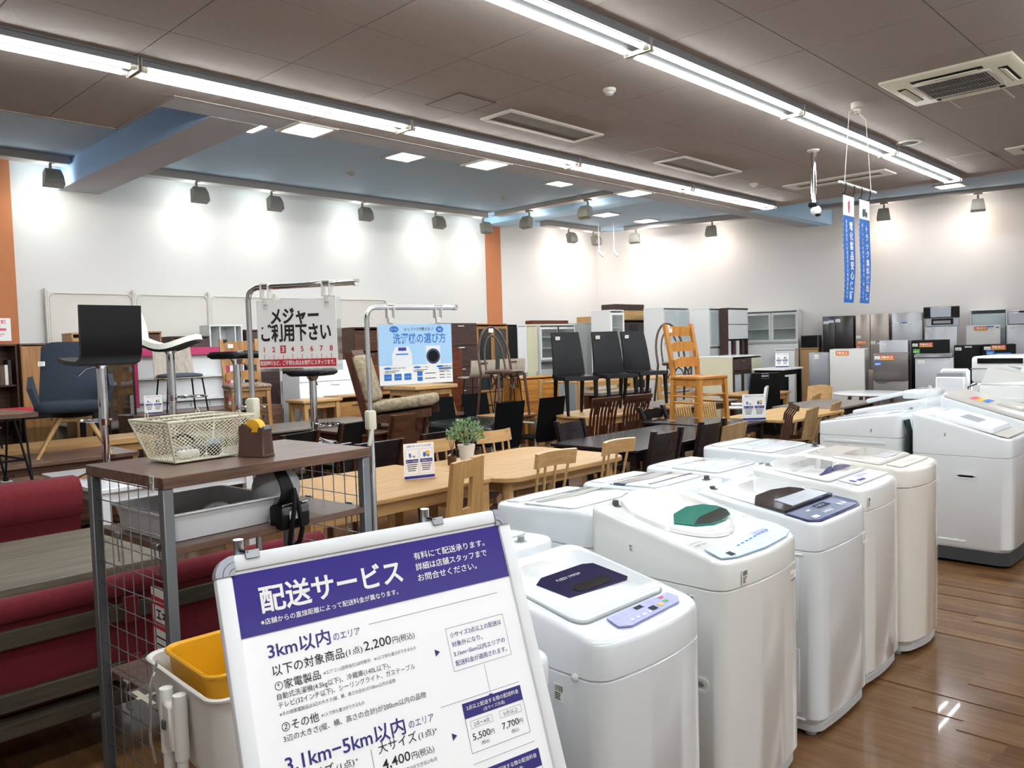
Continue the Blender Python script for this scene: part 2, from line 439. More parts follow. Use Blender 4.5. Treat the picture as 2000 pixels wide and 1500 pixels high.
# fluorescent rows
ORD = ['first', 'second', 'third', 'fourth', 'fifth', 'sixth', 'seventh']
def fixture():
    t = thing('fluorescent_light', '', 'ceiling light')
    L = 2.47
    q = MB(); q.b2(-L/2, L/2, -.115, .115, -.02, 0)
    for s in (-1, 1): q.box(0, s*.112, -.035, L, .006, .05)
    q.prism([(-.022, -.018), (.022, -.018), (.008, -.06), (-.008, -.075)], lambda y, z: (-L/2, y, z), lambda y, z: (L/2, y, z)) if False else None
    q.build('housing', 'housing_grey', t)
    MB().b2(-L/2, L/2, -.040, .040, -.066, -.02).build('ballast_cover', 'ridge_grey', t)
    for s in (-1, 1):
        e = MB().b2(s*L/2-.004, s*L/2+.004, -.115, .115, -.095, 0).build('end_plate', 'lamp_beige', t)
        MB().cyl((-L/2+.05, s*.078, -.072), (L/2-.05, s*.078, -.072), .0175, n=10).build('tube', 'tube_glow', t)
        sk = MB()
        for e_ in (-1, 1): sk.cyl((e_*(L/2-.05), s*.078, -.072), (e_*(L/2-.012), s*.078, -.072), .019, n=8)
        sk.build('tube_socket', 'cream_metal', t)
    return t
fx = fixture(); first = True
for nm, y, n in (('row beside the blue beams', 6.10, 5), ('row near the hanging banners', 3.40, 5), ('row over the washers', .70, 6), ('row behind the viewer', -2.03, 6)):
    for k in range(n):
        x = 12.37 - 2.495*(k+.5); lab = 'twin tube ceiling light, %s from the far end of the %s' % (ORD[k], nm)
        if first: fx.location = (x, y, CZ); fx['label'] = lab; fx['group'] = 'twin tube fluorescent fixtures'; first = False
        else: dup(fx, (x, y, CZ), 0, lab, 'twin tube fluorescent fixtures')
# square downlights
def downlight(x, y, z, label, s=.36):
    t = thing('square_downlight', label, 'ceiling light', (x, y, z), 0, 'square recessed ceiling lights')
    q = MB()
    for a in (-1, 1): q.box(a*(s/2+.02), 0, -.008, .04, s+.08, .016); q.box(0, a*(s/2+.02), -.008, s, .04, .016)
    q.build('frame', 'lamp_beige', t)
    q = MB()
    for a in (-1, 0, 1): q.box(a*s*.32, 0, -.004, s*.28, s*.98, .006)
    q.build('diffuser', 'panel_glow', t)
for x, y, z, l in ((4.32, 6.9, CZ, 'square recessed light in the grey girder nearest the first beam'), (6.6, 8.25, BZ, 'square recessed light in the blue ceiling behind the second ceiling fixture'),
    (6.75, 6.9, CZ, 'square recessed light in the middle of the grey girder'), (9.55, 8.1, BZ, 'square recessed light in the blue ceiling near the far blue beam'),
    (9.74, 6.9, CZ, 'square recessed light at the far end of the grey girder'), (12.6, 9.6, BZ, 'square recessed light in the corner ceiling left of its twin'), (13.95, 9.6, BZ, 'square recessed light in the corner ceiling nearest the right wall'),
    (4.36, 8.2, BZ, 'square recessed light half hidden by the grey first beam'), (15.1, 4.2, BZ, 'square recessed light in the cove above the refrigerators')):
    downlight(x, y, z, l)
# floodlights
def flood(x, y, ang, label, col_='fff4ea', watts=FLOOD_POWER):
    t = thing('floodlight', label, 'floodlight', (x, y, BZ-.07), ang, 'wall floodlights')
    MB().lathe([(.07, 0), (.07, -.025), (.055, -.032)], 14).build('canopy', 'lamp_grey', t)
    MB().cyl((0, 0, -.03), (0, 0, -.13), .018).b2(-.03, .03, -.012, .012, -.15, -.1).build('stem', 'lamp_grey', t)
    q = MB(); R = RX(math.radians(-18))
    rings = []
    for k in range(5):
        u = k/4; zz = -.13 - .2*u; w = .085 + .03*u; d0 = -.055 - .03*math.sin(u*PI); d1 = .05
        rings.append([R @ Vector(p) + Vector((0, 0, 0)) for p in ((-w, d0, zz), (w, d0, zz), (w, d1, zz), (-w, d1, zz))])
    q.loft(rings); q.build('lamp_head', 'lamp_grey', t)
    ld = bpy.data.lights.new('flood_lamp', 'AREA'); ld.energy = watts; ld.shape = 'RECTANGLE'; ld.size = .18; ld.size_y = .1; ld.color = lin(col_)[:3]
    lo = bpy.data.objects.new('lamp', ld); col.objects.link(lo); lo.parent = t; lo.location = (0, -.02, -.36)
    pd = bpy.data.lights.new('flood_glow', 'POINT'); pd.energy = watts*1.5; pd.shadow_soft_size = .06; pd.color = lin(col_)[:3]
    po_ = bpy.data.objects.new('lamp', pd); col.objects.link(po_); po_.parent = t; po_.location = (0, .12, -.2)
    d = Vector((0, .45, -.89)); lo.rotation_euler = d.to_track_quat('-Z', 'Y').to_euler()
for x, l in ((.6, 'floodlight on the rail beyond the left edge of view'), (1.95, 'floodlight on the left wall rail, cut by the left edge'), (3.2, 'floodlight on the left wall rail just before the first blue beam'), (5.02, 'floodlight on the left wall rail, first after the blue beam'), (6.16, 'floodlight on the left wall rail, second after the blue beam'), (7.78, 'floodlight on the left wall rail, third after the blue beam'), (9.34, 'floodlight on the left wall rail, fourth after the blue beam'), (10.5, 'floodlight on the left wall rail beside the orange stripe')):
    flood(x, 10.88, 0, l, 'f2f8f4')
flood(10.72, 9.9, -PI/2, 'floodlight on the short rail nearest the orange stripe', 'fff0e6'); flood(10.72, 8.55, -PI/2, 'floodlight at the near end of the short rail', 'fff0e6')
flood(12.98, 10.88, 0, 'floodlight left of the room corner, first on its rail', 'ffeee2'); flood(13.8, 10.88, 0, 'floodlight on the left wall rail nearest the room corner', 'ffeee2')
wa = math.atan2(-WN.x, WN.y) + PI
for s, l in ((1.15, 'floodlight on the right wall rail nearest the room corner'), (2.8, 'floodlight on the right wall rail before the girder'), (6.0, 'floodlight half hidden behind the hanging banners'), (7.5, 'floodlight on the right wall rail at the right edge'), (9.4, 'floodlight on the right wall rail out past the right edge')):
    p = along(s, .5); flood(p.x, p.y, math.atan2(WN.y, WN.x) + PI/2, l, 'ffeadc')

# ceiling fittings
def frame_panel(name, x0, x1, y0, y1, label, cat, frame_m, inner_m, w=.03, dz=.012, slats=0, axis=0):
    t = thing(name, label, cat, ((x0+x1)/2, (y0+y1)/2, CZ)); hx, hy = (x1-x0)/2, (y1-y0)/2
    q = MB()
    for a in (-1, 1): q.box(a*(hx-w/2), 0, -dz/2, w, 2*hy, dz, .002); q.box(0, a*(hy-w/2), -dz/2, 2*hx-2*w, w, dz, .002)
    q.build('frame', frame_m, t)
    MB().box(0, 0, -.003, 2*hx-2*w, 2*hy-2*w, .006).build('panel', inner_m, t)
    if slats:
        q = MB()
        for k in range(slats):
            u = -1 + 2*(k+.5)/slats
            if axis: q.box(u*(hx-w), 0, -.008, .006, 2*hy-2*w, .006)
            else: q.box(0, u*(hy-w), -.008, 2*hx-2*w, .006, .006)
        q.build('louvre', frame_m, t)
    return t
frame_panel('access_hatch', 4.68, 5.13, 5.09, 5.55, 'square ceiling hatch with a dark edge left of the first vent', 'hatch', 'ceil_dark', 'ceil_tile', .022, .004)
frame_panel('access_hatch', 7.67, 8.09, 5.11, 5.57, 'square ceiling hatch with a pale edge between the two vents', 'hatch', 'lamp_beige', 'ceil_tile', .012, .004)
frame_panel('access_hatch', 11.05, 11.5, 5.41, 5.86, 'small pale edged ceiling hatch beyond the smoke detector', 'hatch', 'lamp_beige', 'ceil_tile', .014, .004)
frame_panel('access_hatch', 11.04, 11.46, 2.67, 3.12, 'pale edged ceiling hatch right of the round ceiling speaker', 'hatch', 'lamp_beige', 'ceil_tile', .016, .004)
frame_panel('access_hatch', 8.28, 8.72, 1.87, 2.33, 'ceiling hatch right behind the air conditioner outlet', 'hatch', 'lamp_beige', 'ceil_tile', .014, .004)
for x0, x1, y0, y1, l in ((5.36, 6.74, 5.14, 5.55, 'long return air vent in the ceiling nearest the viewer'), (8.28, 9.64, 5.13, 5.58, 'long return air vent in the ceiling beyond the pale hatch'), (11.05, 11.49, 3.85, 5.26, 'narrow slot vent in the ceiling behind the dome camera'), (11.04, 11.5, 1.1, 2.48, 'slot vent in the ceiling at the right edge')):
    frame_panel('ceiling_vent', x0, x1, y0, y1, l, 'air vent', 'lamp_beige', 'vent_grey', .045 if x1-x0 > 1 else .12, .018)
# cassette air conditioner
t = thing('air_conditioner', 'cream ceiling cassette air conditioner with grey intake grille', 'air conditioner', (7.72, 2.08, CZ))
HX, HY = .46, .48
q = MB(); o_ = [(-HX, -HY-.02), (HX, -HY-.02), (HX, HY+.02), (-HX, HY+.02)]
q.loft([[(x, y, 0) for x, y in o_], [(x, y, -.02) for x, y in o_], [(x*.93, y*.93, -.04) for x, y in o_]]); q.build('panel', 'cream_metal', t)
MB().b2(-.27, .27, -.3, .3, -.05, -.035, .006).build('grille_frame', 'white_plastic', t)
q = MB(); q.b2(-.235, .235, -.265, .265, -.052, -.049); q.build('intake', 'dark_grille', t)
q = MB()
for k in range(24): q.box(0, -.26+.52*(k+.5)/24, -.0545, .47, .006, .006)
for k in (-1, 1): q.box(k*.08, 0, -.055, .006, .53, .008)
q.build('grille', 'grey_mid', t)
for s in (-1, 1):
    a = MB().b2(s*.355-.035, s*.355+.035, -.27, .27, -.043, -.03).build('air_slot', 'black', t)
    MB().box(s*.35, 0, -.05, .05, .46, .006, rot=RY(s*.35)).build('flap', 'cream_metal', a)
    a = MB().b2(-.24, .24, s*.385-.035, s*.385+.035, -.043, -.03).build('air_slot', 'black', t)
    MB().box(0, s*.38, -.05, .42, .05, .006, rot=RX(-s*.35)).build('flap', 'cream_metal', a)
# smoke detectors, speaker
def detector(x, y, z, label):
    t = thing('smoke_detector', label, 'smoke detector', (x, y, z), 0, 'ceiling smoke detectors')
    MB().lathe([(.055, 0), (.055, -.02), (.04, -.03)], 16).build('base', 'lamp_beige', t)
    MB().lathe([(.034, -.028), (.034, -.045), (.02, -.055), (.0, -.056)], 14, cap0=True, cap1=False).build('sensor', 'grey_light', t)
for x, y, z, l in ((5.6, 4.2, CZ, 'round smoke detector between the two fluorescent rows'), (10.55, 5.44, CZ, 'round smoke detector before the slot vent'), (6.62, 9.5, BZ, 'round smoke detector on the blue ceiling, third floodlight side'), (9.65, 9.53, BZ, 'round smoke detector on the blue ceiling near the orange stripe')):
    detector(x, y, z, l)
t = thing('ceiling_speaker', 'round grey speaker flush in the ceiling', 'speaker', (9.77, 3.14, CZ))
MB().lathe([(.14, 0), (.14, -.008), (.12, -.012)], 28).build('ring', 'lamp_beige', t); MB().lathe([(.118, -.009), (.06, -.016), (0, -.018)], 24, cap1=False).build('grille', 'dark_grille', t)
# dome camera on a pole
t = thing('dome_camera', 'white dome security camera on a chrome ceiling pole', 'camera', (9.25, 4.02, CZ))
MB().lathe([(.07, 0), (.07, -.015), (.03, -.03)], 14).build('flange', 'lamp_beige', t)
MB().cyl((0, 0, -.02), (0, 0, -.5), .03).cyl((0, 0, -.48), (0, 0, -.62), .024).build('pole', 'chrome', t)
MB().b2(-.05, .04, -.05, .05, -.66, -.61, .01).build('bracket', 'black', t)
MB().lathe([(.0, .06), (.036, .05), (.056, .02), (.06, 0), (.05, -.035), (.02, -.056), (0, -.06)], 18, (.01, -.02, -.70), False, False).build('dome', 'plastic_white', t)
MB().lathe([(0, -.03), (.03, -.022), (.035, 0)], 12, (.0, -.045, -.745), False, False).build('lens', 'black_gloss', t)
# pair of small hanging spotlights in the corner
for x, y, l in ((13.25, 10.3, 'left one of two tiny spotlights on white rods in the room corner'), (13.55, 10.15, 'right one of two tiny spotlights on white rods in the room corner')):
    t = thing('rod_spotlight', l, 'spotlight', (x, y, BZ), 0, 'corner rod spotlights')
    MB().cyl((0, 0, 0), (0, 0, -.62), .014).build('rod', 'white_metal', t)
    MB().cyl((0, 0, -.6), (.07, -.05, -.7), .03, .038).build('lamp_head', 'white_metal', t)
    MB().cyl((.065, -.046, -.69), (.075, -.053, -.705), .034).build('lens', 'black', t)
# banners
t = thing('banner_hanger', 'white bar on two cords hanging from the ceiling with banner hooks', 'hanger', (7.72, 2.93, CZ))
MB().lathe([(.06, 0), (.06, -.05), (.03, -.06)], 12).b2(-.015, .015, -.03, .03, -.1, -.05).build('ceiling_mount', 'lamp_beige', t)
MB().tube([(-.2, 0, -.12), (0, 0, -.08), (.2, 0, -.12)], .006, 6).build('spreader', 'lamp_beige', t)
for s in (-1, 1): MB().cyl((s*.2, 0, -.12), (s*.32, 0, -.78), .004, n=5).build('cord', 'lamp_beige', t)
MB().cyl((-.44, 0, -.78), (.44, 0, -.78), .012).build('bar', 'white_metal', t)
for x in (-.33, -.13, .05, .25):
    MB().tube([(x, 0, -.765), (x+.012, -.014, -.79), (x, -.012, -.85), (x, 0, -.88)], .005, 6).build('hook', 'black', t)
def banner(x, label, main, sub, logo):
    t = thing('hanging_banner', label, 'banner', (x, 2.93, CZ-.88), 0, 'blue hanging banners')
    W, H = .25, .98
    q = MB()
    def f(u, v): z = -H*v; return (-W/2 + W*u + .012*math.sin(v*5)*v, .012*math.sin(v*6+u)*v, z)
    q.sheet(f, 4, 20, .002); q.build('cloth', 'paper', t)
    q = MB(); q.sheet(lambda u, v: (f(u, .19+.81*v)[0], f(u, .19+.81*v)[1], f(u, .19+.81*v)[2]), 4, 18, .004); q.build('blue_field', 'banner_blue', t)
    q = MB(); q.tube([(-W/2-.01, 0, 0), (W/2+.01, 0, 0)], .006, 6); q.build('rod', 'black', t)
    q = MB()
    n = len(main); st = .72/n
    for i, ch in enumerate(main):
        v = .24 + .74*(i+.8)/n
        txt(q, ch, .04 + .012*math.sin(v*5)*v, -H*v, st*.92, y=.012*math.sin(v*6+.5)*v-.006, align='c', bold=.02)
    m = len(sub)
    for i, ch in enumerate(sub):
        v = .23 + .74*(i+.8)/m
        txt(q, ch, -.065 + .012*math.sin(v*5)*v, -H*v, .7/m*.95, y=.012*math.sin(v*6+.3)*v-.006, align='c')
    q.build('lettering', 'paper', t, recalc=False)
    q = MB()
    if logo == 'truck':
        rect(q, -.05, .02, -.15, -.09, -.006); rect(q, .02, .055, -.15, -.115, -.006); ell(q, -.03, -.152, .014, .014, -.0065); ell(q, .035, -.152, .014, .014, -.0065)
        q.build('truck_symbol', 'grey_dark', t, recalc=False)
    else:
        ell(q, 0, -.07, .016, .02, -.006); q.face([(-.02, -.006, -.09), (.02, -.006, -.09), (.006, -.006, -.16), (-.006, -.006, -.16)])
        q.build('pink_symbol', 'pink_print', t, recalc=False)
banner(7.49, 'left blue banner with white lettering about appliance warranty', '電化製品安心保証', '家電製品安心の保証付き対象商品拡大中', 'pink')
banner(7.87, 'right blue banner with white lettering about truck lending', 'トラック無料貸出し', '軽トラックを無料でお貸出し致します', 'truck')
# poster on the orange stripe
t = thing('wall_poster', 'white poster with red print on the orange wall stripe', 'poster', (2.6, WY-.025, 2.12))
MB().b2(-.17, .19, -.004, 0, -.28, 0).build('sheet', 'paper', t)
q = MB(); txt(q, 'FREE', -.1, -.065, .06, -.006, width=.24, bold=.02); txt(q, 'Wi-Fi', -.08, -.11, .035, -.006, width=.16); rect(q, -.1, .14, -.155, -.125, -.006)
for k in range(3): rect(q, -.1, .12-.03*k, -.20-.022*k, -.192-.022*k, -.006)
q.build('lettering', 'pink_print', t, recalc=False)
# gondola back panels on the left wall
def gondola(x0, x1, label):
    t = thing('wall_shelf_panel', label, 'shelf panel', ((x0+x1)/2, WY-.06, 0), 0, 'white slotted shelf panels along the left wall'); w = x1-x0
    MB().b2(-w/2+.02, w/2-.02, 0, .02, .1, 2.44, .006).build('panel', 'gondola_white', t)
    q = MB(); q.tube([(-w/2+.03, -.01, .2), (-w/2+.03, -.01, 2.38), (-w/2+.08, -.01, 2.44), (w/2-.08, -.01, 2.44), (w/2-.03, -.01, 2.38), (w/2-.03, -.01, .2)], .012, 6)
    q.build('border', 'gondola_white', t)
    u = MB().b2(-w/2-.025, -w/2+.015, -.03, .03, 0, 2.5, .004).build('upright', 'gondola_white', t)
    q = MB()
    for k in range(40): q.box(-w/2-.005, -.031, 1.2+.032*k, .008, .003, .016)
    q.build('slot', 'grey_mid', u, kind='stuff')
    sh = MB()
    for z in (.35, .75, 1.15): sh.b2(-w/2+.03, w/2-.03, -.4, -.01, z, z+.03, .003)
    sh.build('shelf', 'gondola_white', t)
e = [3.2, 4.27, 5.33, 6.4, 7.47, 8.55]
for i, (a, b_) in enumerate(zip(e, e[1:])): gondola(a, b_, 'white slotted shelf panel on the left wall, %s from the orange stripe by the poster' % ORD[i])
# ------------------------------------------------------------------ washing machines
def washer(label, x, y, rz, w, d, zf, zb, m='wm_white', bulge=.02, seam_f=.11, group='top loading washing machines', base_h=.05, base_m='grey_light', feet=True, corner=.05):
    t = thing('washing_machine', label, 'washing machine', (x, y, 0), rz, group)
    hx, hd = w/2, d/2; zs = zf - seam_f
    T = lambda yy: zb + (zf-zb)*(hd-yy)/(2*hd)
    R = rrect(hx, hd, corner, 5, bulge=bulge)
    def ring(k, zfun): return [Vector((px - math.copysign(min(abs(px), k), px), py - math.copysign(min(abs(py), k), py), zfun(py))) for px, py in R]
    q = MB(); q.loft([ring(.02, lambda y: base_h), ring(0, lambda y: base_h+.03), ring(0, lambda y: zs-.004), ring(.006, lambda y: zs)]); q.build('body', m, t, ang=35)
    q = MB(); q.loft([ring(.006, lambda y: zs), ring(0, lambda y: zs+.004), ring(.001, lambda y: T(y)-.018), ring(.004, lambda y: T(y)-.007), ring(.011, lambda y: T(y)-.001), ring(.02, lambda y: T(y))]); tp = q.build('top_shell', m, t, ang=50)
    MB().loft([ring(.012, lambda y: .025), ring(.012, lambda y: base_h+.002)]).build('plinth', base_m, t)
    if feet:
        for sx in (-1, 1):
            for sy in (-1, 1): MB().cyl((sx*(hx-.06), sy*(hd-.06), 0), (sx*(hx-.06), sy*(hd-.06), .03), .022, .028, 10).build('foot', 'grey_light', t)
    return t, T, hx, hd, zs
def slab(T, poly, z0, z1): return MB().prism(poly, lambda x, y: (x, y, T(y)+z0), lambda x, y: (x, y, T(y)+z1))
def window(t, T, poly, m, name='lid_window', z1=.012): return slab(T, poly, .001, z1).build(name, m, t)
def lid(t, T, x0, x1, y0, y1, m, r=.04, z1=.010):
    g = rrect((x1-x0)/2+.004, (y1-y0)/2+.004, r, 5, (x0+x1)/2, (y0+y1)/2)
    MB().prism(g, lambda x, y: (x, y, T(y)-.002), lambda x, y: (x, y, T(y)+.0012)).build('lid_gap', 'seam', t)
    P = rrect((x1-x0)/2, (y1-y0)/2, r, 5, (x0+x1)/2, (y0+y1)/2); I = rrect((x1-x0)/2-.008, (y1-y0)/2-.008, r, 5, (x0+x1)/2, (y0+y1)/2)
    q = MB(); q.loft([[Vector((x, y, T(y)+.0)) for x, y in P], [Vector((x, y, T(y)+z1*.6)) for x, y in P], [Vector((x, y, T(y)+z1)) for x, y in I]]); return q.build('lid', m, t)
def recess(t, x, y, z, w, h, rz, m='wm_white'):
    a = MB(); P = rrect(w/2, h/2, min(w, h)*.42, 5); I = rrect(w/2-.009, h/2-.009, min(w, h)*.32, 5)
    a.loft([[Vector((px, 0, pz)) for px, pz in P], [Vector((px, -.004, pz)) for px, pz in P], [Vector((px, -.004, pz)) for px, pz in I], [Vector((px, -.001, pz*.9)) for px, pz in I]], True, True)
    o = a.build('grip_recess', m, t); o.location = (x, y, z); o.rotation_euler = (0, 0, rz)
    b = MB(); b.prism(rrect(w/2-.02, h/2-.016, min(w, h)*.2, 4), lambda px, pz: (px, -.0042, pz), lambda px, pz: (px, -.003, pz)); b.build('hollow', 'grey_mid', o)
    return o
def inlet(t, T, x, y, m='grey_mid', h=.03):
    MB().lathe([(.022, 0), (.022, .004), (.013, .006), (.012, h*.7), (.009, h*.7+.002)], 14, (x, y, T(y)-.002)).build('water_inlet', m, t)
def panel_print(p, T, marks):
    for m, rs in marks.items():
        q = MB()
        for x0, x1, y0, y1 in rs: q.face([(x0, y0, T(y0)+.0058), (x1, y0, T(y0)+.0058), (x1, y1, T(y1)+.0058), (x0, y1, T(y1)+.0058)])
        q.build('marking', m, p, recalc=False)
def topline(q, T, body, x, y, size, **k):
    a = MB(); txt(a, body, 0, 0, size, **k); sl = math.atan2(T(.1)-T(0), .1)
    a.xform(Matrix.Translation((x, y, T(y)+.0145)) @ Matrix.Rotation(sl - PI/2, 4, 'X')); me = a.mesh('x', recalc=False); q.bm.from_mesh(me); bpy.data.meshes.remove(me)
# 1: small machine with the navy lid window
t, T, hx, hd, zs = washer('white washing machine with navy lid window and lavender control panel', 1.915, 1.585, 0, .52, .53, .805, .905, bulge=.03)
l = lid(t, T, -.215, .215, -.165, .19, 'wm_white', .045, .014)
w_ = window(t, T, [(-.13, -.055), (.13, -.075), (.155, -.06), (.14, .07), (.10, .085), (-.10, .085), (-.15, .06)], 'navy_gloss', z1=.0165)
slab(T, rrect(.085, .022, .02, 4, .01, -.03), .0165, .018).build('grip_slot', 'black_gloss', w_)
q = MB(); topline(q, T, 'FUZZY SYSTEM', -.02, .035, .017, align='c'); a = q.build('lettering', 'silver_frame', w_, recalc=False); a.location.z = .003
p = slab(T, [(-.12, -.185), (.19, -.185), (.20, -.22), (.17, -.243), (-.09, -.253), (-.13, -.235)], 0, .0048).build('control_panel', 'lavender', t)
panel_print(p, T, {'black': [(.0, .035, -.205, -.19), (.04, .07, -.235, -.215)], 'yellow_print': [(.085, .105, -.232, -.216)], 'green_print': [(.12, .14, -.226, -.213)], 'paper': [(-.07+.03*k, -.055+.03*k, -.238, -.23) for k in range(4)], 'ink_purple': [(-.1+.045*k, -.099+.045*k, -.21, -.19) for k in range(6)], 'pink_print': [(.13, .15, -.202, -.192)]})
inlet(t, T, -.1, .235, 'wm_white2')
recess(t, -hx-.0005, -.04, .42, .12, .055, -PI/2)
o = barcode(t, -hx-.001, -.12, zs-.06, .04, .05, -PI/2, 4); MB().lathe([(.012, 0), (.011, .005), (.006, .008), (0, .009)], 12, cap1=False).xform(Matrix.Translation((-hx, -.18, zs-.0)) @ Matrix.Rotation(-PI/2, 4, 'Y')).build('cap_button', 'wm_white2', t)
q = MB(); q.box(.0, 0, 0, .09, .002, .03); o = q.build('notice_sticker', 'sticker', t); o.location = (-.16, .16, T(.16)+.017); o.rotation_euler = (-PI/2+.18, 0, .3)
# 2: machine with the green oval window
t, T, hx, hd, zs = washer('white washing machine with green oval window in a rounded lid', 2.585, 1.6, 0, .56, .56, .885, 1.01, bulge=.03, m='wm_white2', seam_f=.10)
P = [(.20*math.cos(a) - .02, .06 + .215*math.sin(a)*(1 if math.sin(a) > 0 else 1.02)) for a in [2*PI*k/32 for k in range(32)]]
q = MB(); q.loft([[Vector((x, y, T(y))) for x, y in P], [Vector((x*.96-.001, .06+(y-.06)*.96, T(y)+.014)) for x, y in P], [Vector((x*.86, .06+(y-.06)*.86, T(y)+.022)) for x, y in P]]); q.build('lid', 'wm_white2', t)
P = [(-.17, -.03), (-.09, .025), (.03, .045), (.12, .03), (.165, -.01), (.165, -.05), (.13, -.085), (.06, -.105), (-.03, -.105), (-.11, -.08)]
w_ = slab(T, P, .012, .0235).build('lid_window', 'lens_green', t)
slab(T, [(-.11, -.075), (-.03, -.045), (.07, -.035), (.155, -.03), (.16, -.048), (.125, -.082), (.06, -.1), (-.03, -.1), (-.10, -.078)], .0236, .0245).build('grip_slot', 'green_dark', w_)
p = slab(T, [(-.235, -.19), (-.1, -.2), (.12, -.195), (.25, -.15), (.262, -.2), (.25, -.262), (.18, -.283), (0, -.293), (-.18, -.283), (-.25, -.262)], 0, .0048).build('control_panel', 'pale_blue', t)
panel_print(p, T, {'paper': [(-.0+.048*k, .026+.048*k, -.268+.004*k, -.256+.004*k) for k in range(5)], 'blue_print': [(-.10+.035*k, -.08+.035*k, -.24+.003*k, -.233+.003*k) for k in range(8)], 'lavender': [(.06, .16, -.225, -.2)], 'ink': [(-.2, -.17, -.272, -.247)]})
q = MB(); topline(q, T, '全自動 5.0kg', -.25, -.165, .013); topline(q, T, 'おまかせ ふろ水', -.25, -.145, .011); topline(q, T, 'お手入れ', .2, -.1, .011); a = q.build('lettering', 'ink', t, recalc=False); a.location.z = -.012
inlet(t, T, -.18, .22, 'grey_dark', .035)
recess(t, -hx-.0005, -.12, zs-.035, .11, .014, -PI/2, 'wm_white2')
recess(t, -hx-.0005, -.19, .46, .075, .05, -PI/2, 'wm_white2')
barcode(t, -.17, -hd-.022, .82, .036, .05, 0, 5); barcode(t, -hx-.001, .08, .88, .014, .026, -PI/2, 6)
a = MB().box(0, 0, 0, .085, .0012, .04).build('warning_sticker', 'sticker', t); a.location = (.19, -hd-.0165, .735); a.rotation_euler = (0, 0, .06)
q = MB(); q.face([(-.036, -.001, -.01), (-.02, -.001, -.01), (-.028, -.001, .008)]); txt(q, '注意', -.012, 0, .012, -.001)
for k in range(2): rect(q, -.012, .035, -.010-.006*k, -.007-.006*k, -.001)
q.build('lettering', 'ink', a, recalc=False)
# 3: machine with the dark window and navy panel
t, T, hx, hd, zs = washer('white washing machine with dark lid window and navy display panel', 3.305, 1.6, 0, .52, .55, .875, .955, bulge=.012, seam_f=.115, base_m='grey_light')
lid(t, T, -.23, .23, -.12, .2, 'wm_white', .03)
w_ = window(t, T, [(-.235, -.132), (.235, -.132), (.225, -.05), (.15, .03), (.03, .055), (-.13, .05), (-.235, .0)], 'brown_gloss', z1=.0135)
slab(T, [(-.14, -.12), (.215, -.12), (.2, -.04), (-.13, -.035)], .013, .0155).build('silver_band', 'silver_panel', w_)
q = MB(); topline(q, T, 'FULL AUTOMATIC', .03, -.085, .013, align='c'); a = q.build('lettering', 'grey_mid', w_, recalc=False); a.location.z = .0015
slab(T, [(-.245, -.135), (.245, -.135), (.25, -.235), (.2, -.266), (-.2, -.266), (-.25, -.235)], 0, .003).build('panel_border', 'purple_gloss', t)
p = slab(T, [(-.237, -.145), (.237, -.145), (.24, -.232), (.195, -.256), (-.195, -.256), (-.24, -.232)], .002, .0048).build('control_panel', 'navy_panel', t)
panel_print(p, T, {'black_gloss': [(-.04, .08, -.19, -.155)], 'silver_panel': [(-.08+.032*k, -.058+.032*k, -.235, -.215) for k in range(3)] + [(.1+.04*k, .128+.04*k, -.225, -.2) for k in range(2)], 'paper': [(-.19, -.14, -.24, -.22), (-.13, -.1, -.18, -.17)], 'pale_blue': [(-.03+.03*k, -.012+.03*k, -.176, -.166) for k in range(3)]})
q = MB(); q.b2(-hx-.004, -hx, -.2, -.06, .47, .73, .003); q.b2(-hx-.004, -hx, -.2, -.06, .1, .36, .003); q.b2(-hx-.006, -hx, -.22, -.05, .74, .75, .003); q.b2(-hx-.006, -hx, -.22, -.05, .07, .08, .003); q.build('side_rib', 'wm_white', t)
recess(t, -hx-.003, -.13, .415, .09, .05, -PI/2); inlet(t, T, -.17, .235, 'grey_dark', .02)
a = MB().box(0, 0, 0, .05, .0012, .045).build('price_sticker', 'sticker', t); a.location = (.205, -hd-.0075, .735); a.rotation_euler = (0, 0, .03)
q = MB(); [rect(q, -.02, .02-.004*k, .012-.01*k, .015-.01*k, -.001) for k in range(3)]; q.build('print', 'grey_mid', a, recalc=False)
# 4: machine with the purple crescent window
t, T, hx, hd, zs = washer('white washing machine with purple crescent window in its lid', 3.83, 1.63, 0, .50, .53, .925, .985, bulge=.02, m='wm_white2', seam_f=.105)
lid(t, T, -.225, .225, -.115, .16, 'wm_white2', .03); slab(T, [(-.2, .05), (.02, .05), (.02, .065), (-.2, .065)], .01, .013).build('lid_rib', 'wm_white2', t)
P = [(-.16 + .36*k/12, -.045 + .02*k/12 - .0 + .055*math.sin(PI*k/12)*(k/12)) for k in range(13)] + [(-.16 + .36*k/12, -.06 + .01*k/12) for k in range(12, -1, -1)]
w_ = window(t, T, P, 'purple_gloss', z1=.0125)
slab(T, [(-.04, -.055), (-.02, -.055), (.1, .0), (.18, .005), (.18, .0), (.1, -.006)], .0125, .0135).build('white_streak', 'plastic_white', w_)
p = slab(T, [(-.15, -.13), (.23, -.13), (.235, -.22), (-.15, -.225)], 0, .0048).build('control_panel', 'plastic_white', t)
panel_print(p, T, {'lavender': [(.0, .06, -.17, -.14), (.08, .13, -.165, -.145)], 'ink_purple': [(-.13, -.1, -.2, -.17), (-.08, .0, -.205, -.185)], 'grey_light': [(.06+.04*k, .075+.04*k, -.2, -.19) for k in range(4)]})
inlet(t, T, -.14, .22, 'grey_mid', .02); barcode(t, -.17, -hd-.0135, .86, .03, .045, 0, 8)
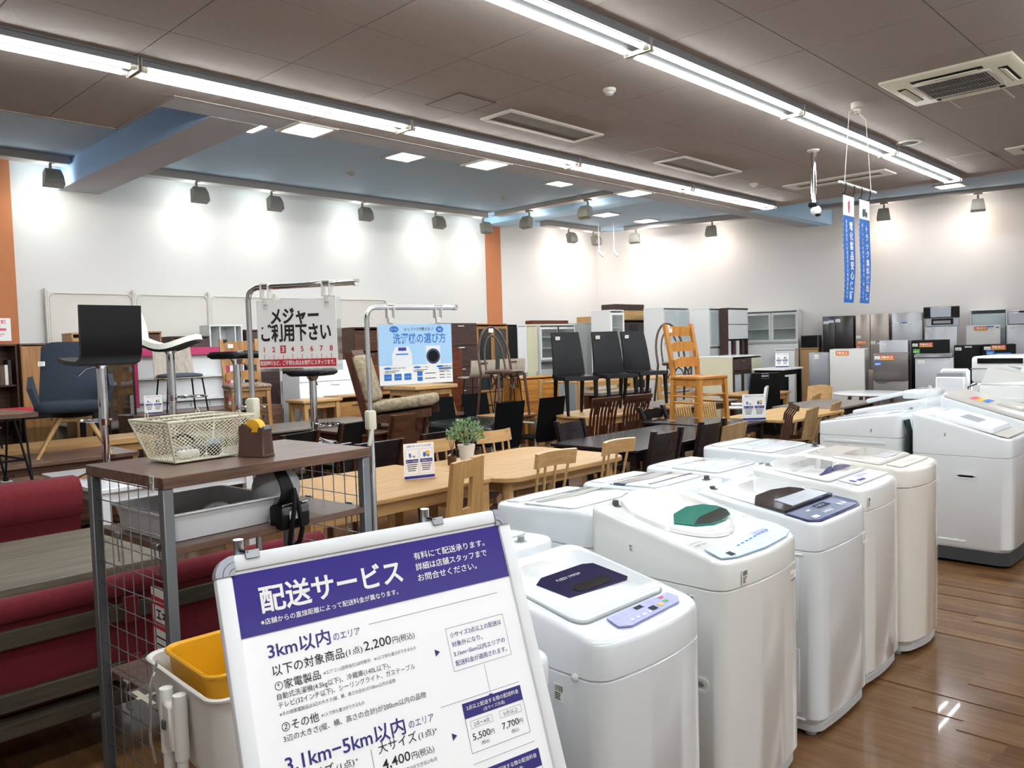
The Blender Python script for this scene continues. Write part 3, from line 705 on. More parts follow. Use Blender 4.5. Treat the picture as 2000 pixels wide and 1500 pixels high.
# 5: cream machine
t, T, hx, hd, zs = washer('cream washing machine with small grey lid window at the end of the row', 4.375, 1.62, 0, .51, .53, .945, .985, bulge=.05, m='wm_cream', seam_f=.095)
lid(t, T, -.23, .23, -.14, .1, 'wm_cream', .02); window(t, T, [(-.06, -.11), (.11, -.11), (.1, -.05), (-.07, -.05)], 'silver_panel')
p = slab(T, [(-.2, -.16), (.2, -.16), (.2, -.24), (-.2, -.24)], 0, .0048).build('control_panel', 'wm_cream', t); panel_print(p, T, {'grey_light': [(-.1+.05*k, -.07+.05*k, -.21, -.2) for k in range(5)]})
inlet(t, T, -.16, .2, 'wm_grey', .02); barcode(t, -.2, -hd-.015, .87, .02, .04, 0, 9)
# back row, seen from behind
def back_row(label, x, w, zf, zb, kind, m='wm_white', y=2.17, d=.54):
    t, T, hx, hd, zs = washer(label, x, y, PI, w, d, zf, zb, m=m, bulge=.02, seam_f=.12)
    lid(t, T, -w*.44, w*.44, -.12, .15, m, .03)
    if kind == 'green': window(t, T, [(-.2, -.07), (.2, -.07), (.2, -.03), (.0, .0), (-.2, -.03)], 'green_glass')
    if kind == 'teal': window(t, T, [(-.18, -.08), (.2, -.08), (.2, -.02), (-.0, .01), (-.2, -.02)], 'teal_dark'); slab(T, [(-.2, .08), (.15, .08), (.15, .095), (-.2, .095)], .01, .0125).build('lid_trim', 'purple_gloss', t)
    if kind == 'frost': window(t, T, [(-.16, -.09), (.1, -.09), (.1, -.02), (-.16, -.02)], 'frosted')
    if kind in ('plain', 'frost'): slab(T, [(-.2, .02), (.2, .02), (.2, .03), (-.2, .03)], .01, .013).build('lid_rib', m, t)
    p = slab(T, [(-w*.4, -.16), (w*.4, -.16), (w*.4, -.235), (-w*.4, -.235)], 0, .0048).build('control_panel', 'grey_light' if kind == 'frost' else 'plastic_white', t)
    inlet(t, T, -.12 if kind != 'frost' else -.17, .22, 'grey_dark' if kind in ('frost', 'teal') else 'grey_mid', .03)
    q = MB(); q.b2(-hx+.05, hx-.05, hd, hd+.004, zs+.02, zs+.028); q.b2(-hx+.03, hx-.03, hd, hd+.006, zs-.01, zs-.004); q.build('rear_seam', 'seam', t)
    q = MB(); q.tube([(-hx+.1, hd+.01, zs+.06), (-hx+.1, hd+.04, zs+.05), (-hx+.11, hd+.045, zs), (-hx+.09, hd+.03, zs-.06)], .012, 8); q.build('drain_hose', 'grey_light', t)
    return t, T, hd, zs
t, T, hd, zs = back_row('white washing machine with round grey tap inlet, turned away beside the sign board', 1.9, .52, .90, .92, 'plain')
MB().tube([(.1, hd+.01, .80), (.1, hd+.025, .83), (.12, hd+.03, .80)], .006, 6).build('earth_wire', 'green_print', t)
back_row('white washing machine turned away with dark green slit window', 2.61, .50, .945, .965, 'green')
back_row('white washing machine turned away with dark teal window and trim', 3.16, .44, .945, .96, 'teal')
back_row('white washing machine turned away with an unmarked white lid', 3.70, .46, .955, .95, 'plain')
back_row('white washing machine turned away with a dark grey knob on top', 4.34, .53, .99, .975, 'frost', y=2.19)
# second block by the aisle
t, T, hx, hd, zs = washer('large white washing machine with dark plinth standing by the aisle', 6.36, 1.64, 0, .60, .62, .885, 1.05, bulge=.015, base_h=.11, base_m='base_dark', feet=False, seam_f=.13, corner=.06)
l = lid(t, T, -.25, .25, -.2, .16, 'plastic_white', .03, .03); w_ = window(t, T, [(-.12, -.08), (.08, -.08), (.1, .04), (-.1, .04)], 'silver_panel', z1=.032)
p = slab(T, [(-.26, -.21), (.26, -.21), (.25, -.29), (-.25, -.29)], 0, .0048).build('control_panel', 'wm_grey', t)
recess(t, -hx-.0005, -.05, .62, .13, .035, -PI/2); q = MB(); q.b2(-hx-.004, -hx, -.05, .2, .16, .175, .002); q.build('side_rib', 'wm_white', t); barcode(t, -hx-.001, .08, .9, .016, .025, -PI/2, 12)
t, T, hx, hd, zs = washer('white washing machine with loose cables at its back, beside the large one', 6.36, 2.32, PI, .60, .60, .95, 1.035, seam_f=.10)
lid(t, T, -.25, .25, -.2, .15, 'wm_white', .03); window(t, T, [(-.2, -.2), (.2, -.2), (.18, -.1), (-.18, -.1)], 'grey_mid'); inlet(t, T, -.1, .25)
q = MB(); q.b2(hx, hx+.005, -.25, .2, .8, .82, .002); q.build('side_rib', 'wm_white', t); barcode(t, hx+.001, .1, .9, .016, .03, PI/2, 13)
q = MB()
for k in range(7):
    a = .03*k; q.tube([(.24-a*.6, hd+.01, .98), (.23-a*.5, hd+.03, .9), (.26-a, hd+.035, .8), (.24-a*.4, hd+.03, .7), (.25-a*.7, hd+.02, .55)], .006, 5)
q.build('cable', 'bonsai_green', t)
t, T, hx, hd, zs = washer('white washing machine with raised lid behind the cable backed one', 7.05, 2.35, PI, .58, .58, .98, 1.09, seam_f=.11)
MB().box(0, -.12, 0, .5, .3, .035, .012, 2).xform(Matrix.Translation((0, .08, 1.12)) @ Matrix.Rotation(.25, 4, 'X')).build('lid', 'wm_white', t)
MB().b2(-.25, .25, .1, .28, 1.08, 1.15, .02, 2).build('rear_deck', 'wm_white', t); inlet(t, lambda y: 1.15, -.12, .2, 'wm_grey')
t, T, hx, hd, zs = washer('white washing machine with beige grey lid and colourful sticker', 7.05, 1.66, 0, .60, .60, .94, 1.12, seam_f=.13)
l = lid(t, T, -.29, .29, -.28, .28, 'wm_grey', .04, .03); panel_print(l, T, {'pink_print': [(-.2, .0, .08, .12)], 'yellow_print': [(-.2, .0, .04, .08)], 'blue_print': [(-.15, .05, .0, .04)]})
for o in l.children: o.location.z = .026
lid(t, lambda y: T(y)+.03, -.1, .2, -.22, -.05, 'wm_grey', .02, .025)
# boxed drum washer with ribbed side and the white unit behind it
t = thing('drum_washer', 'tall white drum washer with ribbed side panel behind the beige lidded machine', 'washing machine', (8.05, 1.62, 0))
MB().b2(-.3, .3, -.32, .32, .05, 1.16, .03, 2).build('body', 'wm_white2', t)
MB().loft([[Vector((sx*.3, sy, z)) for sx, sy, z in ((-1, -.32, 1.15), (1, -.32, 1.15), (1, .3, 1.15), (-1, .3, 1.15))], [Vector((sx*.29, sy, z)) for sx, sy, z in ((-1, -.28, 1.20), (1, -.28, 1.20), (1, .25, 1.29), (-1, .25, 1.29))]]).build('top_shell', 'wm_white2', t)
q = MB()
for z in (1.02, .93, .84): q.b2(-.308, -.3, -.26, .24, z-.018, z+.018, .006)
q.build('side_rib', 'wm_white', t); MB().b2(-.2, .2, .32, .34, .2, 1.1).build('rear_cover', 'grey_mid', t)
MB().tube([(-.2, .35, 1.15), (-.2, .42, 1.12), (-.2, .43, 1.0), (-.2, .38, .9)], .008, 6).build('power_cord', 'grey_dark', t)
for sx in (-1, 1): MB().cyl((sx*.22, 0, 0), (sx*.22, 0, .06), .03).build('foot', 'grey_dark', t)
t = thing('air_conditioner_unit', 'white wall air conditioner unit with black display strip lying behind the washers', 'air conditioner', (9.2, 1.95, 0), -.05)
MB().b2(-.42, .42, -.3, .3, 0, 1.1, .02).build('carton_stand', 'plastic_white', t); MB().b2(-.4, .4, -.3, .3, 1.1, 1.36, .03, 2).build('casing', 'plastic_white', t)
q = MB(); q.b2(-.406, -.4, -.15, .24, 1.29, 1.34); q.b2(-.408, -.4, -.27, -.2, 1.3, 1.335); q.build('display_strip', 'black_gloss', t); q = MB(); q.b2(-.405, -.4, -.3, .3, 1.235, 1.245); q.build('seam', 'grey_mid', t)
t = thing('folding_rack', 'slim white and grey upright panel standing beside the ribbed drum washer', 'panel', (8.1, 2.22, 0))
MB().b2(-.14, -.08, -.12, .12, 0, 1.2, .01).build('panel', 'plastic_white', t); MB().b2(-.07, -.02, -.1, .14, 0, 1.24, .01).build('grey_insert', 'grey_mid', t); MB().b2(-.01, .06, -.12, .12, 0, 1.27, .02).build('cover', 'plastic_white', t)
t = thing('wrapped_appliance', 'appliance in clear plastic wrap at the right edge', 'appliance', (9.9, 1.35, 0))
MB().b2(-.25, .25, -.3, .3, 0, 1.5, .03, 2).build('casing', 'frosted', t); MB().b2(-.256, -.25, -.1, .2, 1.1, 1.45, .01).build('wrap_label', 'pale_blue', t)
# white lidded bin between board and first machine
t = thing('lidded_bin', 'white lidded bin with steel side handle between sign board and washing machine', 'bin', (1.355, 1.54, 0))
MB().b2(-.17, .17, -.16, .16, .02, .70, .03, 3).build('body', 'plastic_white', t); MB().b2(-.178, .178, -.168, .168, .70, .82, .035, 3).build('lid', 'plastic_white', t)
MB().tube([(.165, -.09, .63), (.2, -.09, .63), (.2, .03, .63), (.165, .03, .63)], .007, 8).build('handle', 'chrome', t)
# ------------------------------------------------------------------ sign board in front
t = thing('sign_board', 'white framed leaning board about the delivery service with purple header', 'sign', (.63, 1.38, 0), math.radians(-10.08))
BH = .89; th = math.radians(20.5)
Mb = Matrix.Translation((0, 0, 1.25)) @ Matrix.Rotation(-th, 4, 'X')   # board plane: x right, z down negative
def bpart(mb, name, m, parent=t, recalc=True, **k):
    mb.xform(Mb); return mb.build(name, m, parent, recalc=recalc, **k)
W = .64
def rail(x0, x1, z0, z1): 
    return MB().b2(x0, x1, -.012, .012, z0, z1, .006, 2)
bpart(rail(.035, W-.035, -.03, 0), 'frame_rail', 'white_metal'); bpart(rail(0, .03, -BH+.03, -.035), 'frame_rail', 'white_metal')
bpart(rail(W-.03, W, -BH+.03, -.035), 'frame_rail', 'white_metal'); bpart(rail(.035, W-.035, -BH, -BH+.03), 'frame_rail', 'white_metal')
for cx, cz, sx, sz in ((0, 0, 1, -1), (W, 0, -1, -1), (0, -BH, 1, 1), (W, -BH, -1, 1)):
    q = MB()
    for r0, r1, y in ((.0, .012, -.012), (.013, .023, -.014), (.024, .036, -.013)):
        pts = [(cx+sx*.036 - sx*r1*math.cos(a), cz+sz*.036 - sz*r1*math.sin(a)) for a in [PI/2*k/6 for k in range(7)]]
        pin = [(cx+sx*.036 - sx*r0*math.cos(a), cz+sz*.036 - sz*r0*math.sin(a)) for a in [PI/2*k/6 for k in range(6, -1, -1)]]
        q.xz(pts + (pin if r0 else [(cx+sx*.036, cz+sz*.036)]), y, .012)
    bpart(q, 'corner_cap', 'silver_panel')
po = bpart(MB().b2(.03, W-.03, -.004, .004, -BH+.03, -.03), 'poster', 'poster_white')
bpart(MB().b2(.03, W-.03, -.0055, -.004, -.147, -.035), 'header_band', 'poster_purple', po)
Y1 = -.0062
q = MB(); txt(q, '配送サービス', .072, -.107, .0505, Y1, width=.288, bold=.022)
txt(q, '※店舗からの直線距離によって配送料金が異なります。', .068, -.131, .0115, Y1, width=.275, bold=.008)
for s, z in (('有料にて配送承ります。', -.0715), ('詳細は店舗スタッフまで', -.0935), ('お問合せください。', -.1155)): txt(q, s, .392, z, .0158, Y1, width=.0158*1.0*len(s), bold=.008)
bpart(q, 'header_lettering', 'paper', po, recalc=False)
Y2 = -.0048
q = MB()
txt(q, '3km以内', .072, -.19, .031, Y2, width=.118, bold=.012); txt(q, 'のエリア', .196, -.188, .0165, Y2, width=.054)
rect(q, .27, .57, -.1752, -.1745, Y2)
txt(q, '3.1km−5km以内', .072, -.383, .034, Y2, width=.232, bold=.012); txt(q, 'のエリア', .312, -.379, .0165, Y2, width=.054)
rect(q, .385, .575, -.3617, -.361, Y2); rect(q, .43, .58, -.4817, -.481, Y2)
for z in (-.26, -.42): q.face([(.397, Y2, z+.007), (.397, Y2, z-.007), (.408, Y2, z)])
outline(q, .430, .572, -.305, -.220, .0007, Y2)
for i, s in enumerate(('小サイズ3点以上の配送は', '対象外になり、', '3.1km−5km以内エリアの', '配送料金が適用されます。')): txt(q, s, .4375, -.2395 - .0185*i, .0117, Y2, width=(.126, .074, .126, .126)[i], bold=.004)
for k in range(14): rect(q, .501, .502, -.311-.004*k, -.3085-.004*k, Y2)
q.face([(.4965, Y2, -.366), (.5065, Y2, -.366), (.5015, Y2, -.373)])
outline(q, .432, .575, -.462, -.368, .0008, Y2); rect(q, .432, .575, -.397, -.368, Y2)
rect(q, .44, .585, -.53, -.496, Y2); outline(q, .44, .585, -.60, -.496, .0008, Y2)
bpart(q, 'purple_lettering', 'ink_purple', po, recalc=False)
q = MB()
txt(q, '2点以上配送する際の配送料金', .5035, -.3815, .0092, Y2-.0008, width=.128, align='c', bold=.006); txt(q, '(全サイズ共通)', .5035, -.3925, .0078, Y2-.0008, width=.052, align='c')
txt(q, '2点以上配送する際の配送料金', .5125, -.5105, .0092, Y2-.0008, width=.128, align='c', bold=.006); txt(q, '(全サイズ共通)', .5125, -.5225, .0078, Y2-.0008, width=.052, align='c')
bpart(q, 'box_lettering', 'paper', po, recalc=False)
q = MB()
txt(q, '以下の対象商品', .075, -.221, .0205, Y2, width=.136, bold=.004); txt(q, '(1点)', .214, -.2205, .0145, Y2, width=.034); txt(q, '2,200', .252, -.2205, .0235, Y2, width=.057, bold=.006); txt(q, '円(税込)', .312, -.2205, .0145, Y2, width=.048)
txt(q, '①家電製品', .075, -.2465, .0175, Y2, width=.085, bold=.004)
txt(q, '※エアコン(窓枠含む)は対象外', .166, -.2425, .0077, Y2, width=.094); txt(q, '※1人で持ち運びができるもの', .268, -.2425, .0077, Y2, width=.09)
txt(q, '自動式洗濯機(4.5kg以下)、冷蔵庫(140L以下)、', .076, -.2625, .0118, Y2, width=.222); txt(q, 'テレビ(32インチ以下)、シーリングライト、ガステーブル', .076, -.277, .0118, Y2, width=.272)
txt(q, '※その他家電製品は3辺の大きさ(縦、横、高さの合計)が100cm以内の品物', .076, -.2905, .0078, Y2, width=.226)
txt(q, '②その他', .076, -.316, .0178, Y2, width=.068, bold=.004); txt(q, '※1人で持ち運びができるもの', .149, -.3125, .0077, Y2, width=.084)
txt(q, '3辺の大きさ(縦、横、高さの合計)が200cm以内の品物', .076, -.3335, .0125, Y2, width=.283)
rect(q, .229, .2297, -.62, -.392, Y2)
txt(q, '小サイズ', .076, -.408, .0205, Y2, width=.08, bold=.004); txt(q, '(1点)', .16, -.4075, .0145, Y2, width=.034); txt(q, '※', .197, -.403, .008, Y2)
txt(q, '大サイズ', .243, -.4035, .0205, Y2, width=.08, bold=.004); txt(q, '(1点)', .327, -.403, .0145, Y2, width=.034); txt(q, '※', .363, -.399, .008, Y2)
txt(q, '4,400', .246, -.4325, .0235, Y2, width=.057, bold=.006); txt(q, '円(税込)', .306, -.4325, .0145, Y2, width=.048); txt(q, '※1人で持ち運びができないもの', .25, -.4495, .0085, Y2, width=.106)
outline(q, .442, .494, -.418, -.404, .0005, Y2); outline(q, .512, .566, -.418, -.404, .0005, Y2)
txt(q, '2点〜4点', .468, -.4148, .0095, Y2, align='c', width=.038); txt(q, '5点以上', .539, -.4148, .0095, Y2, align='c', width=.036)
txt(q, '5,500', .441, -.4395, .0175, Y2, width=.041, bold=.004); txt(q, '円', .483, -.4395, .011, Y2); txt(q, '(税込)', .467, -.4515, .0075, Y2, align='c'); txt(q, '7,700', .512, -.4395, .0175, Y2, width=.041, bold=.004); txt(q, '円', .554, -.4395, .011, Y2); txt(q, '(税込)', .54, -.4515, .0075, Y2, align='c')
bpart(q, 'black_lettering', 'ink', po, recalc=False)
for x in (.052, .443):
    q = MB(); q.cyl((x, .012, .0), (x, .0, .028), .0095, n=12); c = bpart(q, 'hook_clip', 'steel')
    q = MB(); q.b2(x+.004, x+.03, -.016, -.013, -.012, .004, .002).b2(x+.004, x+.03, -.016, .014, .001, .004, .001); bpart(q, 'clip_plate', 'steel', c)
    q = MB(); q.tube([(x+.012, .0, .006), (x-.004, -.013, .006), (x+.01, -.015, .0)], .002, 5); bpart(q, 'clip_wire', 'black', c)
for sx in (.22, W-.2):
    MB().cyl((sx, -.0, 1.2), (sx, .42, .0), .011).build('leg', 'steel', t); MB().cyl((sx, -.295, .42), (sx, -.45, .0), .011).build('leg', 'steel', t)

# ------------------------------------------------------------------ steel mesh rack with wooden boards
RK = (1.375, 2.78); RA = math.radians(4.0); RW, RD, RT = .815, .565, 1.24
t = thing('mesh_rack', 'grey steel rack with walnut boards and wire mesh sides behind the sign board', 'rack', (RK[0], RK[1], 0), RA)
hx, hd = RW/2, RD/2
tb = MB().b2(-hx, hx, -hd, hd, RT-.036, RT, .002).build('top_board', 'walnut', t)
barcode(tb, -hx+.0-.001, -hd+.07, RT-.022, .028, .05, -PI/2, 21)
for z in (1.015, .50): MB().b2(-hx+.03, hx-.03, -hd+.01, hd-.01, z-.024, z, .002).build('shelf_board', 'walnut', t)
for sx in (-1, 1):
    for sy in (-1, 1):
        p = MB().b2(sx*(hx-.018)-.017, sx*(hx-.018)+.017, sy*(hd-.022)-.017, sy*(hd-.022)+.017, 0, RT-.036, .003).build('post', 'steel_grey', t)
        MB().b2(sx*(hx-.018)-.012, sx*(hx-.018)+.012, sy*(hd-.041)-.003, sy*(hd-.041)+.003, .08, RT-.05).build('channel', 'grey_dark', p)
for sx in (-1, 1):
    q = MB(); x = sx*(hx-.02); y0, y1 = -hd+.035, hd-.035
    for k in range(7):
        y = y0 + (y1-y0)*(k+.5)/7; q.tube([(x, y, .08), (x, y, RT-.04)], .0021, 5)
    for k in range(16):
        z = .1 + .073*k; q.tube([(x+.004*sx, y0, z), (x+.004*sx, y1, z)], .0021, 5)
    q.build('wire_mesh', 'steel', t)
    for z in (.985, .47):
        for y in (-.17, .1): MB().tube([(x-sx*.004, y-.016, z+.03), (x-sx*.008, y-.016, z-.07), (x-sx*.008, y+.016, z-.07), (x-sx*.004, y+.016, z+.03)], .0028, 5).b2(x-.006, x+.006, y-.02, y+.02, z+.015, z+.035, .002).build('shelf_hook', 'steel', t)
def onrack(lx, ly): return (RK[0] + lx*math.cos(RA) - ly*math.sin(RA), RK[1] + lx*math.sin(RA) + ly*math.cos(RA))
# mesh basket on top
bx, by = onrack(-.12, .06)
t = thing('mesh_basket', 'cream wire mesh basket with tape measures on the rack top', 'basket', (bx, by, RT+.002), RA + math.radians(3))
def quad(w, d, z): return [Vector((-w/2, -d/2, z)), Vector((w/2, -d/2, z)), Vector((w/2, d/2, z)), Vector((-w/2, d/2, z))]
lo, hi = quad(.245, .165, .004), quad(.335, .255, .148)
q = MB()
for a in range(4):
    p0, p1, q0, q1 = lo[a], lo[(a+1) % 4], hi[a], hi[(a+1) % 4]
    nu = 34 if a % 2 == 0 else 24; nv = 22
    G = [[(p0.lerp(p1, i/nu)).lerp(q0.lerp(q1, i/nu), j/nv) for j in range(nv+1)] for i in range(nu+1)]
    for i in range(nu):
        for j in range(nv):
            pr = (G[i][j], G[i+1][j+1]) if (i+j) % 2 == 0 else (G[i+1][j], G[i][j+1])
            q.tube(pr, .001, 3, cap=False)
q.build('mesh_wall', 'cream_metal', t)
MB().xy([(v.x, v.y) for v in lo], .003, .005).build('mesh_floor', 'cream_metal', t)
q = MB(); q.tube(hi, .0045, 8, True); q.tube([v + Vector((0, 0, .002)) for v in lo], .004, 8, True)
q.tube([v*.985 for v in quad(.325, .245, .14)], .003, 6, True)
for a in range(4): q.tube([lo[a], hi[a]], .004, 8)
q.build('wire_frame', 'cream_metal', t)
for s, z in ((-1, 0), (1, .004)):
    q = MB(); q.tube([(-.10, s*.1325, .148), (-.10, s*.04, .153+z), (.10, s*.04, .153+z), (.10, s*.1325, .148)], .0034, 6)
    for k in (-1, 1): q.tube([(k*.10, s*.1325 + .011*math.cos(2*PI*i/10), .158+.011*math.sin(2*PI*i/10)) for i in range(10)], .002, 5, True)
    q.build('handle', 'cream_metal', t)
def in_basket(name, label, cat, mb, m, grp=None):
    o = mb.build(name, m); o.location = (bx, by, RT+.007); o.rotation_euler = (0, 0, RA); tag(o, label, cat, grp); return o
for k, (x, y, a) in enumerate(((-.04, .0, .3), (.02, .02, -.5), (.06, -.03, .9))):
    q = MB(); q.box(x, y, .022+.012*k*0, .06, .045, .04, .012, 3, rot=RZ(a)); o = in_basket('tape_measure', ('grey tape measure at the left in the mesh basket', 'dark grey tape measure in the middle of the mesh basket', 'black tape measure at the right in the mesh basket')[k], 'tape measure', q, ('grey_mid', 'grey_dark', 'black')[k], 'tape measures in the basket')
q = MB(); q.tube([(-.03 + .045*math.cos(a), .03, .05 + .03*math.sin(a)) for a in [PI*k/10 for k in range(11)]], .005, 6); in_basket('looped_cable', 'black looped cord lying over the tape measures in the basket', 'cord', q, 'black')
q = MB(); q.box(-.05, -.05, .02, .08, .03, .03, .012, 3); in_basket('white_gadget', 'white rounded gadget by the front wall of the mesh basket', 'gadget', q, 'white_plastic')
q = MB(); q.box(.09, .03, .03, .004, .07, .05, .001, rot=RZ(.2)); in_basket('note_card', 'small pale note card standing inside the mesh basket', 'card', q, 'pale_blue')
# tape dispenser
dx, dy = onrack(.03, -.10)
t = thing('tape_dispenser', 'brown tape dispenser holding a yellow tape roll on the rack top', 'tape dispenser', (dx, dy, RT+.002), RA + math.radians(18))
q = MB(); q.loft([rr for rr in [[Vector((x*f, y*f2 + oy, z)) for x, y in rrect(.031, .062, .01, 3)] for f, f2, oy, z in ((1.02, 1.02, 0, 0), (1.02, 1.02, 0, .006), (.98, .98, 0, .008), (.85, .9, 0, .088))]]); q.build('body', 'brown_plastic', t)
q = MB(); q.yz([(-.052, .082), (-.052, .104), (-.035, .106), (-.03, .082)], -.026, .026); q.yz([(.01, .082), (.0, .10), (.03, .118), (.052, .108), (.056, .082)], -.026, -.017); q.yz([(.01, .082), (.0, .10), (.03, .118), (.052, .108), (.056, .082)], .017, .026); q.build('side_arm', 'brown_plastic', t)
MB().cyl((-.0155, .0, .098), (.0155, .0, .098), .036, n=24).build('tape_roll', 'tape_yellow', t)
MB().b2(-.0155, .0155, -.046, -.004, .104, .106).build('tape_strip', 'tape_yellow', t); MB().b2(-.02, .02, -.056, -.05, .098, .110).build('cutter', 'steel', t)
# tray on the middle shelf
x, y = onrack(-.165, -.02)
t = thing('plastic_tray', 'white deep tray on the middle shelf of the mesh rack', 'tray', (x, y, 1.017), RA)
def tray_ring(w, d, z, r=.03): return [Vector((a, b_, z)) for a, b_ in rrect(w/2, d/2, r, 4)]
q = MB(); q.loft([tray_ring(.37, .36, 0), tray_ring(.405, .395, .085), tray_ring(.43, .42, .088), tray_ring(.43, .42, .092), tray_ring(.402, .39, .092), tray_ring(.365, .355, .005)]); q.build('shell', 'tray_white', t, ang=30)
o = MB().tube([(.03 + .05*math.cos(a), .0 + .03*math.sin(a)*.2, .02 + .05*math.sin(a)) for a in [PI*k/8 for k in range(9)]], .012, 6).build('curled_strap', 'mega_grey'); o.location = (x+.02, y-.05, 1.02); tag(o, 'grey curled strip lying in the white tray', 'strip')
# megaphone hanging under the top board
x, y = onrack(.045, -.20)
t = thing('megaphone', 'grey and black megaphone with strap hanging under the rack top', 'megaphone', (x, y, 0), RA)
MB().lathe([(.03, -.05), (.055, -.04), (.078, -.015), (.084, .02), (.084, .05), (.07, .048), (.03, .03), (0, .02)], 24, cap1=False).xform(Matrix.Translation((.03, .03, 1.12)) @ Matrix.Rotation(-PI/2, 4, 'X')).build('horn', 'mega_grey', t)
q = MB(); q.sheet(lambda u, v: ((u-.5)*(.042 + .05*v**3) - .012, -.03 - .05*math.sin(PI*v*.9) - .005*math.cos((u-.5)*PI), 1.20 - .14*v), 4, 8, .012); q.build('handle', 'black', t)
MB().b2(-.06, .06, -.11, -.03, 1.0, 1.085, .014, 2).build('battery_case', 'black', t); MB().b2(-.055, .055, -.114, -.1, 1.05, 1.082, .006).build('cover', 'grey_dark', t)
MB().b2(-.03, .02, -.118, -.11, 1.035, 1.066, .004).build('switch', 'grey_light', t)
q = MB(); q.tube([(-.055, -.112, 1.086), (-.054, -.115, 1.09), (-.02, -.116, 1.092)], .003, 5); q.tube([(.02, -.116, 1.092), (.052, -.115, 1.096), (.055, -.11, 1.09)], .003, 5); q.build('clip', 'chrome', t)
q = MB()
for s in (-1, 1): q.tube([(.0, -.10, 1.14), (s*.008-.005, -.121, 1.08), (s*.022-.01, -.125, 1.0), (s*.02-.005, -.1, .95), (0, -.08, .93)], [.009, .009, .009, .009, .006], 6)
q.build('strap', 'black', t)
# price board on the low shelf
x, y = onrack(-.335, -.10)
t = thing('acrylic_price_sign', 'clear acrylic stand with red and white price sheet on the low rack shelf', 'sign', (x, y, .502), RA - PI/2 - .06)
MB().b2(-.1, .1, -.1, .12, 0, .004, .001).build('base', 'acrylic', t); MB().b2(-.1, .1, .0, .004, .004, .34).build('back_plate', 'acrylic', t); s_ = MB().b2(-.095, .095, -.004, -.001, .01, .335).build('price_sheet', 'paper', t)
q = MB(); rect(q, -.095, .095, .28, .31, -.0045); rect(q, -.095, .095, .20, .225, -.0045); rect(q, -.095, -.085, .01, .31, -.0045); q.build('red_band', 'red_print', s_, recalc=False)
q = MB()
for x0, x1, z0, z1 in ((-.075, -.065, .24, .26), (-.055, -.02, .236, .268), (-.012, .02, .24, .262), (.028, .07, .234, .266)): rect(q, x0, x1, z0, z0+.006, -.0048); rect(q, x0, x1, z1-.006, z1, -.0048); rect(q, (x0+x1)/2-.004, (x0+x1)/2+.004, z0, z1, -.0048)
for k in range(6): rect(q, -.07, .07-.01*k, .17-.025*k, .176-.025*k, -.0048)
q.build('lettering', 'ink', s_, recalc=False)
q = MB(); q.b2(-.08, .07, -.09, -.07, .0042, .005); q.b2(-.02, .0, -.1, .0, .0044, .0052); q.b2(.0, .09, -.04, -.02, .0046, .0054); q.build('yellow_tape', 'cab_cream', t)

# ------------------------------------------------------------------ white post cart with bins
CX, CY = .872, 2.06
t = thing('post_cart', 'white metal cart with twin posts beside the sign board', 'cart', (CX, CY, 0), -.1)
q = MB()
for dxx, dyy in ((-.055, .035), (-.043, -.035)): q.cyl((dxx, dyy, .05), (dxx, dyy, .72), .0145, n=14)
q.build('post', 'white_plastic', t); q = MB()
for dxx, dyy in ((-.055, .035), (-.043, -.035)): q.lathe([(.0185, .58), (.0185, .735), (.017, .748), (0, .75)], 14, (dxx, dyy, 0), True, False)
q.b2(-.07, -.03, -.03, .03, .6, .72, .005); q.build('post_bracket', 'white_plastic', t); MB().b2(-.079, -.072, -.008, .008, .655, .68, .002).build('set_screw', 'grey_dark', t)
q = MB(); q.b2(-.05, .3, -.19, .19, .1, .125, .006); q.build('lower_tray', 'white_plastic', t)
for sx, sy in ((0, -.16), (0, .16), (.27, -.16), (.27, .16)): MB().cyl((sx, sy-.012, .035), (sx, sy+.012, .035), .035).b2(sx-.012, sx+.012, sy-.016, sy+.016, .035, .1).build('caster', 'grey_mid', t)
MB().tube([(-.055, .1, .80), (-.075, .1, .74), (-.085, .095, .60), (-.075, .09, .53)], .004, 6).build('wire_hook', 'chrome', t)
def bin_(name, label, m, w, d, hgt, z0, x, y, a, wall=.006, r=.05, taper=.9):
    t = thing(name, label, 'bin', (x, y, z0), a)
    def R(f, z, e=0): return [Vector((px*f, py*f, z)) for px, py in rrect(w/2+e, d/2+e, r, 6)]
    q = MB(); q.loft([R(taper, 0), R(.98, hgt-.012), R(1, hgt-.010, .006), R(1, hgt-.004, .007), R(1, hgt, .003), R(.985, hgt-.006, -.004), R(taper*.98, .006, -.004)]); q.build('shell', m, t, ang=45); return t
bin_('white_bin', 'white rounded bin hanging on the twin post cart', 'white_plastic', .32, .46, .22, .55, CX+.135, CY+.035, -.03)
MB().b2(.0, .27, -.17, .19, .52, .546, .006).build('bin_shelf', 'white_plastic', t)
bin_('yellow_bin', 'yellow rounded bin nested inside the white bin', 'yellow_plastic', .25, .32, .20, .595, CX+.135, CY+.055, -.03, r=.045, taper=.86)
rnd = random.Random(5)
for k in range(7):
    o = MB().box(0, 0, 0, rnd.uniform(.05, .08), rnd.uniform(.03, .05), .008, .001).build('wood_chip', 'fir'); o.location = (CX+.10+.1*rnd.random(), CY+.02+.1*rnd.random(), .645+.011*k); o.rotation_euler = (rnd.uniform(-.15, .15), rnd.uniform(-.15, .15), rnd.uniform(0, 3)); tag(o, 'thin offcut of pale wood lying in the yellow bin', 'offcut', 'wood offcuts in the yellow bin')

